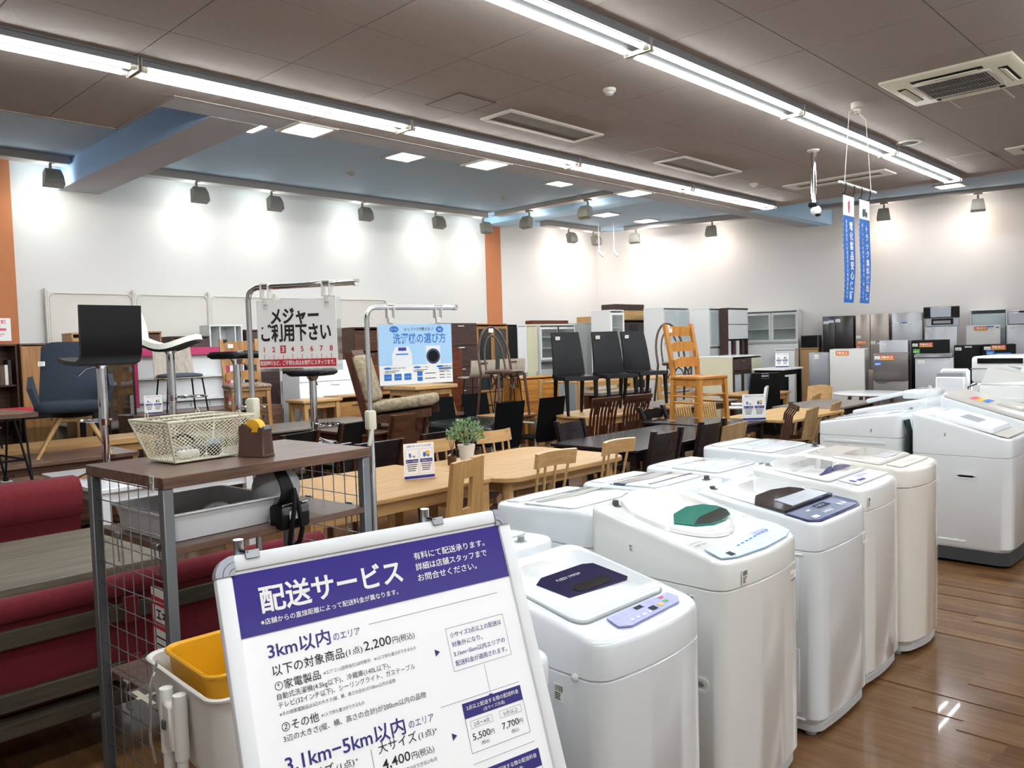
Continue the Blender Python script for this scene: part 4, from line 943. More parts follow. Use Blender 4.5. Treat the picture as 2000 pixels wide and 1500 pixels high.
# ------------------------------------------------------------------ the two chrome sign stands
def stand(label, x, y, yw, ztop, blen, zclamp):
    t = thing('sign_stand', label, 'sign stand', (x, y, 0), yw)
    r = .0115; q = MB(); q.cyl((0, 0, .02), (0, 0, zclamp), .014, n=14)
    q.tube([(0, 0, zclamp), (0, 0, ztop-.05), (.006, 0, ztop-.025), (.02, 0, ztop-.008), (.045, 0, ztop), (blen, 0, ztop)], r, 12); q.build('pole', 'chrome', t)
    MB().tube([(blen-.01, 0, ztop), (blen+.012, 0, ztop)], .014, 10).build('end_cap', 'acrylic', t)
    MB().lathe([(.11, 0), (.11, .01), (.10, .016), (.02, .024)], 28).build('base', 'chrome', t)
    c = MB().box(0, 0, zclamp, .042, .05, .09, .01, 2).build('clamp', 'cream_metal', t); MB().box(-.012, -.02, zclamp-.075, .016, .012, .085, .003, rot=RY(.25)).build('lever', 'cream_metal', c)
    return t
def clip(t, x, ztop, m='white_plastic'):
    q = MB(); q.b2(x-.02, x+.02, -.016, .016, ztop+.008, ztop+.016, .002)
    for s in (-1, 1): q.b2(x+s*.017-.003, x+s*.017+.003, -.014, .014, ztop-.05, ztop+.012, .002)
    q.b2(x-.012, x+.012, -.008, .008, ztop-.075, ztop-.045, .003); q.build('hanging_clip', m, t)
    MB().b2(x-.007, x+.007, -.012, .012, ztop-.095, ztop-.07, .003).build('clip_jaw', 'acrylic', t)
ST1 = (1.645, 3.135); Y_1 = math.radians(-62)
t = stand('chrome sign stand behind the rack carrying the tape measure sign', ST1[0], ST1[1], Y_1, 1.885, .50, 1.38)
for x in (.085, .37): clip(t, x, 1.885)
g = thing('hanging_sign', 'white hanging sign with black characters and a red ruler strip', 'sign', (ST1[0] + .232*math.cos(Y_1), ST1[1] + .232*math.sin(Y_1), 1.83), Y_1)
SW, SH = .39, .295
MB().b2(-SW/2, SW/2, .001, .003, -SH, 0, .0).build('acrylic_cover', 'acrylic', g); s_ = MB().b2(-SW/2+.003, SW/2-.02, -.002, .0005, -SH+.012, -.002).build('sheet', 'paper', g)
q = MB(); txt(q, 'メジャー', -.015, -.095, .072, -.003, width=.225, align='c', bold=.035); txt(q, 'ご利用下さい', -.012, -.165, .075, -.003, width=.325, align='c', bold=.035); q.build('lettering', 'ink', s_, recalc=False)
q = MB()
for k in range(8):
    x = -SW/2+.032 + .0445*k
    if k != 2: txt(q, str(k+1), x, -.215, .03, -.003, align='c', bold=.02)
    rect(q, x-.0012, x+.0012, -.245, -.226, -.003)
    if k < 7: rect(q, x+.021, x+.0228, -.245, -.237, -.003)
rect(q, -SW/2+.032+.089-.013, -SW/2+.032+.089+.013, -.221, -.189, -.0028); rect(q, -SW/2+.008, SW/2-.026, -.278, -.246, -.0028); q.build('red_print', 'red_print', s_, recalc=False)
q = MB(); txt(q, '3', -SW/2+.032+.089, -.215, .03, -.0034, align='c', bold=.02); txt(q, '配送地域など、ご不明な点はお気軽にスタッフまで。', -.01, -.269, .021, -.0034, width=.345, align='c', bold=.02); q.build('white_lettering', 'paper', s_, recalc=False)
ST2 = (2.16, 3.02); Y_2 = math.radians(-10)
t = stand('chrome sign stand right of the rack carrying the blue sign', ST2[0], ST2[1], Y_2, 1.805, .47, 1.29)
for x in (.12, .375): clip(t, x, 1.805)
g = thing('hanging_sign', 'light blue hanging sign about choosing a washing machine', 'sign', (ST2[0] + .25*math.cos(Y_2), ST2[1] + .25*math.sin(Y_2), 1.73), Y_2)
SW, SH = .40, .29
MB().b2(-SW/2, SW/2, .001, .003, -SH, 0).build('acrylic_cover', 'acrylic', g); s_ = MB().b2(-SW/2+.004, SW/2-.004, -.002, .0005, -SH+.004, -.004).build('sheet', 'paper', g)
q = MB(); rect(q, -SW/2+.004, SW/2-.004, -.195, -.004, -.0028); q.build('blue_field', 'lightblue_print', s_, recalc=False)
q = MB(); txt(q, '洗濯機の選び方', .02, -.09, .052, -.0034, width=.285, align='c', bold=.012); ell(q, -.115, -.027, .024, .015, -.0032); ell(q, .13, -.03, .021, .015, -.0032)
for k in range(3): x = -.155+.052*k; rect(q, x-.019, x+.019, -.265, -.235, -.0032)
for k in range(2): rect(q, .0, .028, -.25-.024*k, -.23-.024*k, -.0032)
rect(q, .118, .19, -.222, -.215, -.0032)
for x in (-.155, -.0, .125): ell(q, x, -.208, .02, .005, -.0032)
q.build('blue_lettering', 'blue_print', s_, recalc=False)
q = MB(); txt(q, 'トレファクが教える!', .012, -.034, .018, -.0034, width=.135, align='c', bold=.01); q.face([(-.066, -.0034, -.02), (-.064, -.0034, -.02), (-.055, -.0034, -.036), (-.057, -.0034, -.036)]); q.face([(.094, -.0034, -.02), (.096, -.0034, -.02), (.087, -.0034, -.036), (.085, -.0034, -.036)])
for x, s in ((-.13, 'ご家族の人数で選ぶ'), (.02, 'タイプで選ぶ'), (.148, '乾燥機能で選ぶ')): txt(q, s, x-.01, -.2115, .009, -.0034)
for k in range(2):
    for x in (-.17, -.02, .12): rect(q, x, x+.075-.02*k, -.222-.007*k, -.2195-.007*k, -.0034)
for k in range(2): rect(q, .04, .1, -.24-.024*k, -.237-.024*k, -.0034)
for k in range(3): rect(q, .122, .15, -.236-.014*k, -.233-.014*k, -.0034); rect(q, .16, .185, -.236-.014*k, -.234-.014*k, -.0034)
q.build('lettering', 'ink', s_, recalc=False)
q = MB(); txt(q, 'サイズと', -.115, -.031, .01, -.0036, align='c'); txt(q, '機能', .13, -.034, .011, -.0036, align='c')
for k, s in enumerate(('1〜2人', '3〜4人', '5人以上')): txt(q, s, -.155+.052*k, -.254, .0095, -.0036, align='c')
q.face([(-.13, -.0033, -.195), (-.025, -.0033, -.195), (-.025, -.0033, -.145), (-.04, -.0033, -.108), (-.112, -.0033, -.108), (-.13, -.0033, -.145)]); rect(q, .05, .13, -.195, -.107, -.0033); q.build('white_print', 'plastic_white', s_, recalc=False)
q = MB(); rect(q, -.097, -.055, -.128, -.112, -.0037); q.build('picture_window', 'purple', s_, recalc=False); q = MB(); rect(q, -.11, -.045, -.147, -.141, -.0037); q.build('picture_panel', 'blue_print', s_, recalc=False)
q = MB(); ell(q, .09, -.158, .038, .037, -.0037, 28); q.build('picture_door', 'navy_panel', s_, recalc=False); q = MB(); ell(q, .09, -.158, .028, .027, -.004, 28); q.build('picture_glass', 'black', s_, recalc=False)
# ------------------------------------------------------------------ seating and tables: builders (front of a seat faces local -Y)
def leg(t, p0, p1, r, m, sq=False, r1=None):
    q = MB()
    if sq:
        a = r; b_ = r if r1 is None else r1
        q.loft([[Vector((p[0]+sx*k, p[1]+sy*k, p[2])) for sx, sy in ((-1, -1), (1, -1), (1, 1), (-1, 1))] for p, k in ((p0, a), (p1, b_))])
    else: q.cyl(p0, p1, r, r if r1 is None else r1, 9)
    return q.build('leg', m, t)
def tag_on(t, x, y, z, rx=0., rz=0.): tagcard(t, x, y, z, .06, .045, rx, rz)
def seat_pad(t, w, d, z, th, m, r=.05, dome=.012, name='seat', y0=0.):
    R = lambda f, zz: [Vector((px*f, py*f+y0, zz)) for px, py in rrect(w/2, d/2, r, 4)]
    return MB().loft([R(.94, z-th), R(1, z-th*.7), R(1, z-th*.3), R(.95, z), R(.6, z+dome)]).build('seat' if name == 'seat' else name, m, t, ang=50)
def spindle_chair(label):
    t = thing('spindle_chair', label, 'chair', group='pale wood spindle back chairs')
    seat_pad(t, .44, .43, .44, .045, 'seat_grey')
    MB().b2(-.19, .19, -.18, .18, .35, .40, .004).build('apron', 'oak_light', t)
    for sx in (-1, 1): leg(t, (sx*.19, -.18, 0), (sx*.18, -.17, .41), .016, 'oak_light', r1=.02); leg(t, (sx*.19, .2, 0), (sx*.175, .18, .41), .016, 'oak_light', r1=.02)
    for x in (-.145, -.05, .05, .145): MB().cyl((x*.9, .19, .41), (x*1.05, .27-.05*(1-(x/.17)**2)+.02, .79), .0115, .0095, 8).build('spindle', 'oak_light', t)
    q = MB(); q.sheet(lambda u, v: ((u-.5)*.40, .29 - .055*(1-(2*u-1)**2)*-1*-1 + .03*v*0 + .02*v, .755 + .105*v), 10, 2, .026); q.build('top_rail', 'oak_light', t, ang=60)
    return t
def a_back_chair(label):
    t = thing('plank_back_chair', label, 'chair')
    seat_pad(t, .45, .44, .43, .05, 'brown_wood')
    for sx in (-1, 1): leg(t, (sx*.19, -.18, 0), (sx*.19, -.18, .40), .02, 'oak_z', True); leg(t, (sx*.19, .2, 0), (sx*.18, .19, .40), .02, 'oak_z', True)
    for sx in (-1, 1): MB().xz([(sx*.235, .36), (sx*.05, .36), (sx*.055, .62), (sx*.06, .90), (sx*.20, .90)] if sx < 0 else [(.05, .36), (.235, .36), (.20, .90), (.06, .90), (.055, .62)], -.014, .014).xform(Matrix.Translation((0, .17, 0)) @ Matrix.Rotation(-.10, 4, 'X')).build('back_plank', 'oak_z', t)
    q = MB(); q.b2(-.06, .06, -.012, .012, .78, .895).b2(-.052, .052, -.012, .012, .50, .58); q.xform(Matrix.Translation((0, .172, 0)) @ Matrix.Rotation(-.10, 4, 'X')); q.build('cross_rail', 'oak_z', t)
    return t
def mesh_chair(label):
    t = thing('mesh_back_chair', label, 'chair', group='black mesh chairs at the glass table')
    MB().b2(-.22, .22, -.22, .2, .43, .455, .01, 2).build('seat', 'mesh_black', t)
    q = MB(); q.sheet(lambda u, v: ((u-.5)*.47, .21 + .10*v + .02*math.cos((u-.5)*PI)*(1), .40 + .55*v), 6, 6, .012); q.build('backrest', 'mesh_black', t, ang=60)
    for sx in (-1, 1):
        q = MB(); q.tube([(sx*.225, -.2, 0), (sx*.225, -.2, .62), (sx*.225, -.17, .645), (sx*.225, .2, .645)], .013, 8); q.build('arm_frame', 'silver_frame', t)
        leg(t, (sx*.225, .2, 0), (sx*.225, .21, .45), .013, 'silver_frame')
    q = MB()
    for y in (-.2, .2): q.tube([(-.225, y, .43), (.225, y, .43)], .011, 8)
    q.build('seat_frame', 'silver_frame', t); return t
def perf_chair(label):
    t = thing('perforated_back_chair', label, 'chair', group='dark chairs with perforated backs')
    MB().b2(-.21, .21, -.22, .2, .42, .455, .008).build('seat', 'dark_wood', t)
    for sx in (-1, 1):
        leg(t, (sx*.19, -.2, 0), (sx*.19, -.2, .42), .02, 'dark_wood_z', True)
        q = MB(); q.loft([[Vector((sx*.2+a*.018, y+b_*.022, z)) for a, b_ in ((-1, -1), (1, -1), (1, 1), (-1, 1))] for y, z in ((.2, 0), (.185, .42), (.28, .875))]); q.build('back_post', 'dark_wood_z', t)
    bk = MB(); bk.sheet(lambda u, v: ((u-.5)*.38, .205 + .07*v + .02*math.cos((u-.5)*PI), .50 + .35*v), 6, 3, .014); b_ = bk.build('backrest', 'dark_wood', t, ang=60)
    q = MB()
    for i in range(5):
        for k in range(3):
            u, v = .16+.17*i, .22+.28*k; p = ((u-.5)*.38, .205+.07*v+.02*math.cos((u-.5)*PI), .50+.35*v); q.cyl((p[0], p[1]-.009, p[2]), (p[0], p[1]+.009, p[2]), .007, n=6)
    q.build('hole', 'black', b_, kind='stuff'); return t
def slat_chair(label, m='brown_wood_z', g='dark slat back dining chairs', n=8, hb=.98, w=.42):
    t = thing('slat_back_chair', label, 'chair', group=g)
    seat_pad(t, .44, .43, .45, .05, 'leather_black' if m != 'fir' else 'oak')
    for sx in (-1, 1): leg(t, (sx*.19, -.19, 0), (sx*.19, -.19, .42), .019, m, True); leg(t, (sx*.19, .2, 0), (sx*.19, .2, .44), .019, m, True)
    for i in range(n):
        x = (i/(n-1)-.5)*(w-.03)
        q = MB(); q.loft([[Vector((x*(1+.12*(z-.45))+a*.013, y+b_*.008, z)) for a, b_ in ((-1, -1), (1, -1), (1, 1), (-1, 1))] for y, z in ((.20, .42), (.215, .6), (.25, .8), (.30, hb-.03))]); q.build('back_slat', m, t)
    q = MB(); q.sheet(lambda u, v: ((u-.5)*(w+.04), .30 + .02*math.cos((u-.5)*PI) + .008*v, hb-.05+.05*v), 6, 1, .022); q.build('top_rail', m, t, ang=60); return t
def leather_chair(label):
    t = thing('leather_chair', label, 'chair', group='black leather chairs standing on tables')
    q = MB(); q.sheet(lambda u, v: ((u-.5)*(.43-.06*v), .19 + .06*v + .07*v*v + .03*math.cos((u-.5)*PI)*(1-v*.5), .46 + .56*v), 6, 8, .03); q.build('backrest', 'leather_black', t, ang=60)
    q = MB(); q.sheet(lambda u, v: ((u-.5)*.44, -.24 + .46*v, .475 + .02*(2*u-1)**2*0 - .03*math.sin(v*PI) + (.0 if v > .15 else -.02)), 4, 8, .045); q.build('seat', 'leather_black', t, ang=60)
    for sx in (-1, 1): leg(t, (sx*.19, -.23, 0), (sx*.19, -.2, .46), .014, 'leather_black', True, .022); leg(t, (sx*.18, .26, 0), (sx*.18, .2, .46), .014, 'leather_black', True, .022)
    tag_on(t, -.12, .255, .95, .2); return t
def ladder_chair(label, m='honey', seat_m='honey_x', pattern=False, hb=1.06, rails=3, g=None):
    t = thing('ladder_back_chair', label, 'chair', group=g) if g else thing('ladder_back_chair', label, 'chair')
    MB().b2(-.22, .22, -.22, .21, .455, .49, .012, 2).build('seat', seat_m, t)
    for y in (-.185, .185): MB().b2(-.19, .19, y-.01, y+.01, .385, .455).build('apron', m, t)
    for x in (-.19, .19): MB().b2(x-.01, x+.01, -.18, .18, .385, .455).build('apron', m, t)
    for sx in (-1, 1):
        leg(t, (sx*.20, -.215, 0), (sx*.19, -.19, .455), .018, m, True, .023)
        q = MB(); q.loft([[Vector((sx*x+a*.021, y+b_*.021, z)) for a, b_ in ((-1, -1), (1, -1), (1, 1), (-1, 1))] for x, y, z in ((.19, .23, 0), (.19, .19, .42), (.195, .22, .7), (.20, .30, hb))]); q.build('back_post', m, t)
        MB().cyl((sx*.195, -.2, .2), (sx*.19, .2, .2), .011, n=8).build('stretcher', m, t); MB().cyl((sx*.195, -.2, .27), (sx*.19, .2, .27), .011, n=8).build('stretcher', m, t)
    MB().cyl((-.19, -.205, .29), (.19, -.205, .29), .010, n=8).build('stretcher', m, t)
    for k in range(rails):
        z = hb - .10 - .17*k; y = .29 - .06*k
        pts = [((u-.5)*.38, z + .05 + .028*(1-(2*u-1)**2)*1 - .012*math.cos(2*PI*(2*u-1))*.5) for u in [i/12 for i in range(13)]]
        q = MB(); q.xz(pts + [(.19, z-.035), (-.19, z-.035)], y-.008, y+.008); q.build('back_rail', m, t)
    if pattern: seat_pad(t, .46, .46, .53, .045, 'pattern_fabric', .03, .015, 'cushion')
    return t
def bentwood_chair(label):
    t = thing('bentwood_chair', label, 'chair', group='brown bentwood chairs')
    MB().lathe([(.205, .455), (.215, .465), (.215, .485), (.20, .495), (.0, .49)], 28, cap1=False).build('seat', 'bent_brown', t)
    for s, hgt, nm in ((1., .98, 'outer_hoop'), (.62, .88, 'inner_hoop')):
        pts = [(-.20*s, .17, .46)] + [(-.20*s*math.cos(a)*1.0, .18 + .10*((.58+ (hgt-.60)*math.sin(a)) - .46)/.5, .60 + (hgt-.60)*math.sin(a)) for a in [PI*k/14 for k in range(15)]] + [(.20*s, .17, .46)]
        if s == 1.: pts = [(-.215, .25, 0)] + pts + [(.215, .25, 0)]
        MB().tube(pts, .0145 if s == 1. else .011, 8).build(nm, 'bent_brown', t)
    for sx in (-1, 1): MB().tube([(sx*.19, -.2, 0), (sx*.165, -.155, .46)], [.013, .018], 8).build('leg', 'bent_brown', t)
    for k in range(4):
        a = PI/4 + PI/2*k; c, s_ = math.cos(a), math.sin(a)
        MB().tube([(.17*math.cos(a+.75), .17*math.sin(a+.75), .29 if k != 9 else 0), (.15*math.cos(a+.45), .15*math.sin(a+.45), .40), (.15*c, .15*s_, .45), (.15*math.cos(a-.45), .15*math.sin(a-.45), .40), (.17*math.cos(a-.75), .17*math.sin(a-.75), .29)], .009, 6).build('brace', 'bent_brown', t)
    tag_on(t, 0, .265, .94, .1); return t
def shell_chair(label, m='shell_beige', lm='black', w=.46, hb=.83, prong=True):
    t = thing('shell_chair', label, 'chair', group='beige moulded shell chairs')
    q = MB(); q.sheet(lambda u, v: ((u-.5)*(w - .06*(1-v))*(1.0), .20 + .07*v - .085*(2*u-1)**2*(1), .47 + (hb-.47)*v - .03*(2*u-1)**2*v), 10, 6, .014); q.build('backrest', m, t, ang=70)
    q = MB(); q.sheet(lambda u, v: ((u-.5)*.44, -.22+.42*v, .45 + .02*(2*u-1)**2 + .02*v**4), 8, 5, .014); q.build('seat', m, t, ang=70)
    if prong:
        for sx in (-1, 1): q = MB(); q.tube([(sx*.09, .15, .42), (sx*.09, .23, .5), (sx*.085, .285, .7)], .013, 6); q.build('back_support', m, t)
    for sx in (-1, 1):
        for sy in (-1, 1): leg(t, (sx*.21, sy*.2, 0), (sx*.13, sy*.12, .45), .011, lm)
    return t
def tall_black_chair(label):
    t = thing('high_back_chair', label, 'chair')
    seat_pad(t, .46, .46, .47, .07, 'leather_black')
    prof = lambda u, v: ((u-.5)*(.44-.08*v), .2+.13*v, .43+.62*v)
    q = MB(); q.sheet(lambda u, v: prof(u, v*.88), 4, 8, .04); q.sheet(lambda u, v: prof(u*.36, .88+.12*v), 2, 2, .04); q.sheet(lambda u, v: prof(.64+u*.36, .88+.12*v), 2, 2, .04); q.build('backrest', 'leather_black', t, ang=60)
    MB().tube([(-.07, .325, 1.04), (0, .33, 1.045), (.07, .325, 1.04)], .008, 6).build('handle', 'chrome', t)
    for sx in (-1, 1): MB().tube([(sx*.2, -.25, .015), (sx*.2, .25, .015), (sx*.2, .22, .2), (sx*.2, -.18, .42)], .012, 6).build('sled_leg', 'black', t)
    return t
def table(label, x0, x1, y0, y1, z, m, th=.03, name='dining_table', lm=None, inset=.06, lr=.035, round_=.02, apron=True, legs='sq', group=None, rz=0., base=0.):
    cx, cy = (x0+x1)/2, (y0+y1)/2; hx, hy = (x1-x0)/2, (y1-y0)/2
    t = thing(name, label, 'table', (cx, cy, base), rz, group) if group else thing(name, label, 'table', (cx, cy, base), rz)
    lm = lm or m; z -= base
    R = rrect(hx, hy, max(round_, .003), 6); I = rrect(hx-.006, hy-.006, max(round_-.004, .002), 6)
    q = MB(); q.loft([[Vector((a, b_, z-th)) for a, b_ in I], [Vector((a, b_, z-th+.005)) for a, b_ in R], [Vector((a, b_, z-.005)) for a, b_ in R], [Vector((a, b_, z)) for a, b_ in I]]); q.build('tabletop', m, t, ang=30)
    if apron:
        q = MB()
        for s in (-1, 1): q.b2(-hx+inset+.03, hx-inset-.03, s*(hy-inset)-.011, s*(hy-inset)+.011, z-th-.08, z-th); q.b2(s*(hx-inset)-.011, s*(hx-inset)+.011, -hy+inset+.03, hy-inset-.03, z-th-.08, z-th)
        q.build('apron', lm, t)
    for sx in (-1, 1):
        for sy in (-1, 1):
            a = (sx*(hx-inset), sy*(hy-inset))
            if legs == 'sq': leg(t, (a[0], a[1], 0), (a[0], a[1], z-th), lr, lm, True)
            elif legs == 'round': leg(t, (a[0], a[1], 0), (a[0], a[1], z-th), lr, lm)
            elif legs == 'splay': leg(t, (sx*(hx-inset*.5), sy*(hy-inset*.5), 0), (sx*(hx-inset*1.8), sy*(hy-inset*1.8), z-th), lr*.7, lm, r1=lr)
    return t
def felt(x, y, z):
    o = MB().lathe([(.035, 0), (.035, .004), (0, .004)], 12, cap1=False).build('felt_pad', 'grey_light'); o.location = (x, y, z); tag(o, 'round felt pad under a display chair foot', 'pad', 'felt pads under the displayed furniture'); return o
TZ = .72
# ---- dining tables
oak1 = table('natural oak dining table nearest the rack with a support leaflet stand on it', 2.35, 3.78, 3.90, 4.98, .71, 'oak', .032, round_=.03, lr=.04)
oak2 = table('pale oak dining table with rounded corners and stout round legs', 3.80, 5.20, 3.78, 4.86, .705, 'oak_light', .036, round_=.16, legs='round', lr=.042, inset=.13)
blk = table('black brown dining table with a glossy top', 5.40, 7.22, 3.86, 4.82, .71, 'dark_wood', .03, lr=.03)
dk2 = table('dark brown table under the honey coloured ladder chair', 7.26, 8.02, 4.02, 5.12, TZ, 'dark_wood', .03, lr=.03)
nat = table('natural slatted top table with a support leaflet stand and black slanted legs', 8.08, 9.55, 3.80, 4.60, TZ, 'fir', .035, lm='black', apron=False, legs='splay', lr=.03)
gd = table('grey wood dining table beyond the slatted top table', 9.6, 11.0, 3.95, 4.75, TZ, 'grey_wood', .03, lm='black', lr=.025)
q = MB()
pale3 = table('pale wood table carrying black leather chairs', 7.42, 8.9, 5.86, 6.74, TZ, 'oak_light', .03, round_=.36)
table('brown grey table behind the pale one with chairs on it', 8.95, 10.6, 5.75, 6.75, TZ, 'grey_wood', .03, lm='brown_wood_z')
table('small brown side table under the front bentwood chair', 6.97, 7.56, 6.93, 7.47, .72, 'mid_wood_x', .03, lm='mid_wood')
table('dark brown table under the striped lounge chair', 4.85, 5.75, 6.95, 7.9, TZ, 'brown_wood', .03, lm='brown_wood_z')
table('grey topped table between the ladder chair and the lounge chair', 3.85, 6.1, 8.15, 9.0, TZ, 'grey_wood', .03, lm='brown_wood_z')
table('brown table beyond the glass table under the pale side table', 6.3, 7.6, 8.1, 8.9, .68, 'brown_wood', .03, lm='brown_wood_z')
# glass table
t = thing('glass_table', 'glass topped dining table between the black mesh chairs', 'table', (6.42, 7.02, 0))
MB().b2(-.62, .50, -.42, .42, .705, .717, .003).build('glass_top', 'glass_dark', t)
for sx in (-1, 1):
    for sy in (-1, 1): MB().cyl((sx*.46-.06, sy*.35, 0), (sx*.46-.06, sy*.35, .705), .025).build('leg', 'silver_frame', t)
MB().b2(-.5, .4, -.36, -.34, .66, .69).b2(-.5, .4, .34, .36, .66, .69).build('rail', 'silver_frame', t)
# round white table
t = thing('round_table', 'round white table in front of the refrigerators', 'table', (12.0, 4.40, 0))
MB().lathe([(.5, .725), (.52, .735), (.52, .75), (.5, .755), (0, .755)], 40, cap1=False).build('tabletop', 'plastic_white', t)
for k in range(4): a = PI/4 + PI/2*k; MB().tube([(.42*math.cos(a), .42*math.sin(a), 0), (.30*math.cos(a), .30*math.sin(a), .73)], [.018, .03], 8).build('leg', 'grey_wood', t)
# ---- chairs around the dining tables
s1 = spindle_chair('pale spindle back chair at the rounded oak table, next to the plank back chair')
s1.location = (4.21, 3.98, 0); s1.rotation_euler = (0, 0, PI-.05)
dup(s1, (4.92, 3.98, 0), PI+.02, 'pale spindle back chair at the rounded oak table, next to the black table')
dup(s1, (4.93, 4.78, 0), -.05, 'pale wood spindle back chair on the far side behind the potted plant, farther one'); dup(s1, (4.26, 4.74, 0), .05, 'pale wood spindle back chair on the far side behind the leaflet stand')
c = a_back_chair('pale wood chair with two broad back planks and an opening, at the oak table'); c.location = (3.34, 4.0, 0); c.rotation_euler = (0, 0, PI+.32)
m1 = mesh_chair('black mesh chair with its back to the viewer, left one at the glass table'); m1.location = (6.60, 6.78, 0); m1.rotation_euler = (0, 0, PI)
dup(m1, (7.38, 6.82, 0), PI, 'black mesh chair with its back to the viewer, right one at the glass table')
dup(m1, (6.76, 7.62, 0), .0, 'black mesh chair facing the viewer on the far side, left one'); dup(m1, (7.50, 7.74, 0), .0, 'black mesh chair facing the viewer on the far side, right one')
p1 = perf_chair('dark perforated back chair on the near side of the black table, left one'); p1.location = (5.61, 3.97, 0); p1.rotation_euler = (0, 0, PI)
dup(p1, (6.42, 4.02, 0), PI, 'dark perforated back chair on the near side of the black table, right one'); dup(p1, (5.87, 4.68, 0), .05, 'dark perforated back chair on the far side of the black table')
c = ladder_chair('dark chair with curved top rail behind the black table', 'dark_wood_z', 'leather_black', False, .86, 2); c.location = (7.58, 4.93, 0); c.rotation_euler = (0, 0, -.1)
k1 = slat_chair('dark brown curved slat back chair behind the black table, left one'); k1.location = (7.1, 5.30, 0); k1.rotation_euler = (0, 0, PI-.1); k1.location = (7.25, 5.86, 0)
dup(k1, (7.80, 5.80, 0), PI-.1, 'dark brown curved slat back chair behind the black table, right one')
f1 = slat_chair('natural pine slat back chair behind the honey ladder chair, left one', 'fir', 'natural pine slat back chairs', 9, .86, .46); f1.location = (8.27, 5.0, 0); f1.rotation_euler = (0, 0, .05)
dup(f1, (8.85, 5.0, 0), .05, 'natural pine slat back chair behind the honey ladder chair, right one')
b1 = shell_chair('beige shell chair close behind the washing machines at the dark table'); b1.location = (6.85, 3.50, 0); b1.location = (6.80, 3.92, 0); b1.rotation_euler = (0, 0, PI)
dup(b1, (8.60, 4.0, 0), PI+.25, 'beige shell chair at the near side of the slatted top table'); dup(b1, (9.42, 4.08, 0), PI+.3, 'beige shell chair farthest along the near side of the tables')
c = slat_chair('dark brown slat back chair seen edge on before the slatted top table', n=5, hb=.90); del c['group']; c.location = (7.80, 3.95, 0); c.rotation_euler = (0, 0, PI+.62)
c = tall_black_chair('tall black leather chair with a chrome handle cut out in its back'); c.location = (10.62, 5.45, 0); c.rotation_euler = (0, 0, 2.3); c.scale = (1.08, 1.08, 1.06)
c = shell_chair('tan bent plywood chair beside the tall black chair', 'oak_z', 'oak_z', .44, .80, False); c.location = (11.0, 5.0, 0); c.rotation_euler = (0, 0, PI+.3); del c['group']
c = shell_chair('pale wooden scoop chair before the grey refrigerator side', 'oak_light', 'oak_z', .46, .86, False); c.location = (11.7, 5.15, 0); c.rotation_euler = (0, 0, -PI/2-.3); del c['group']
c = shell_chair('tan chair back peeking over the tables before the silver freezer', 'oak_z', 'oak_z', .44, .84, False); c.location = (11.6, 3.0, 0); c.rotation_euler = (0, 0, -PI/2-.4); del c['group']
# brown chairs in the middle left
def panel_chair(label, w=.5, hb=.88, m='brown_wood', name='panel_back_chair', hole=True):
    t = thing(name, label, 'chair'); seat_pad(t, .46, .45, .44, .05, 'leather_black')
    q = MB(); q.sheet(lambda u, v: ((u-.5)*w, .2 + .09*v + .02*math.cos((u-.5)*PI), .52 + (hb-.52)*v), 6, 3, .022); b_ = q.build('backrest', m, t, ang=60)
    if hole: MB().b2(-.025, .025, .225, .255, .62, .68).build('square_hole', 'black', b_)
    for sx in (-1, 1):
        leg(t, (sx*.2, -.2, 0), (sx*.2, -.19, .42), .018, 'brown_wood_z', True)
        q = MB(); q.loft([[Vector((sx*(w/2-.02)+a*.016, y+b2*.018, z)) for a, b2 in ((-1, -1), (1, -1), (1, 1), (-1, 1))] for y, z in ((.24, 0), (.205, .42), (.31, hb))]); q.build('back_post', 'brown_wood_z', t)
    return t
c = panel_chair('brown panel back chair with a small square hole, behind the chrome sign stand', .56, .90); c.location = (5.35, 7.12, 0); c.rotation_euler = (0, 0, PI+.15)
c = panel_chair('low dark curved back chair right of the leaflet stand', .5, .84, 'dark_wood', 'curved_chair', False); c.location = (4.62, 5.28, 0); c.location = (4.70, 5.83, 0); c.rotation_euler = (0, 0, PI+.1)
c = panel_chair('low dark curved back chair left of the leaflet stand', .5, .84, 'dark_wood', 'curved_chair', False); c.location = (3.98, 5.74, 0); c.rotation_euler = (0, 0, PI)
c = panel_chair('charcoal padded chair back just beyond the rack top', .5, .86, 'leather_black', 'padded_chair', False); c.location = (3.80, 6.82, 0); c.rotation_euler = (0, 0, PI+.3)
c = panel_chair('dark grey padded chair back left of the second sign stand', .42, .86, 'leather_black', 'padded_chair', False); c.location = (4.68, 7.2, 0); c.rotation_euler = (0, 0, PI+.2)
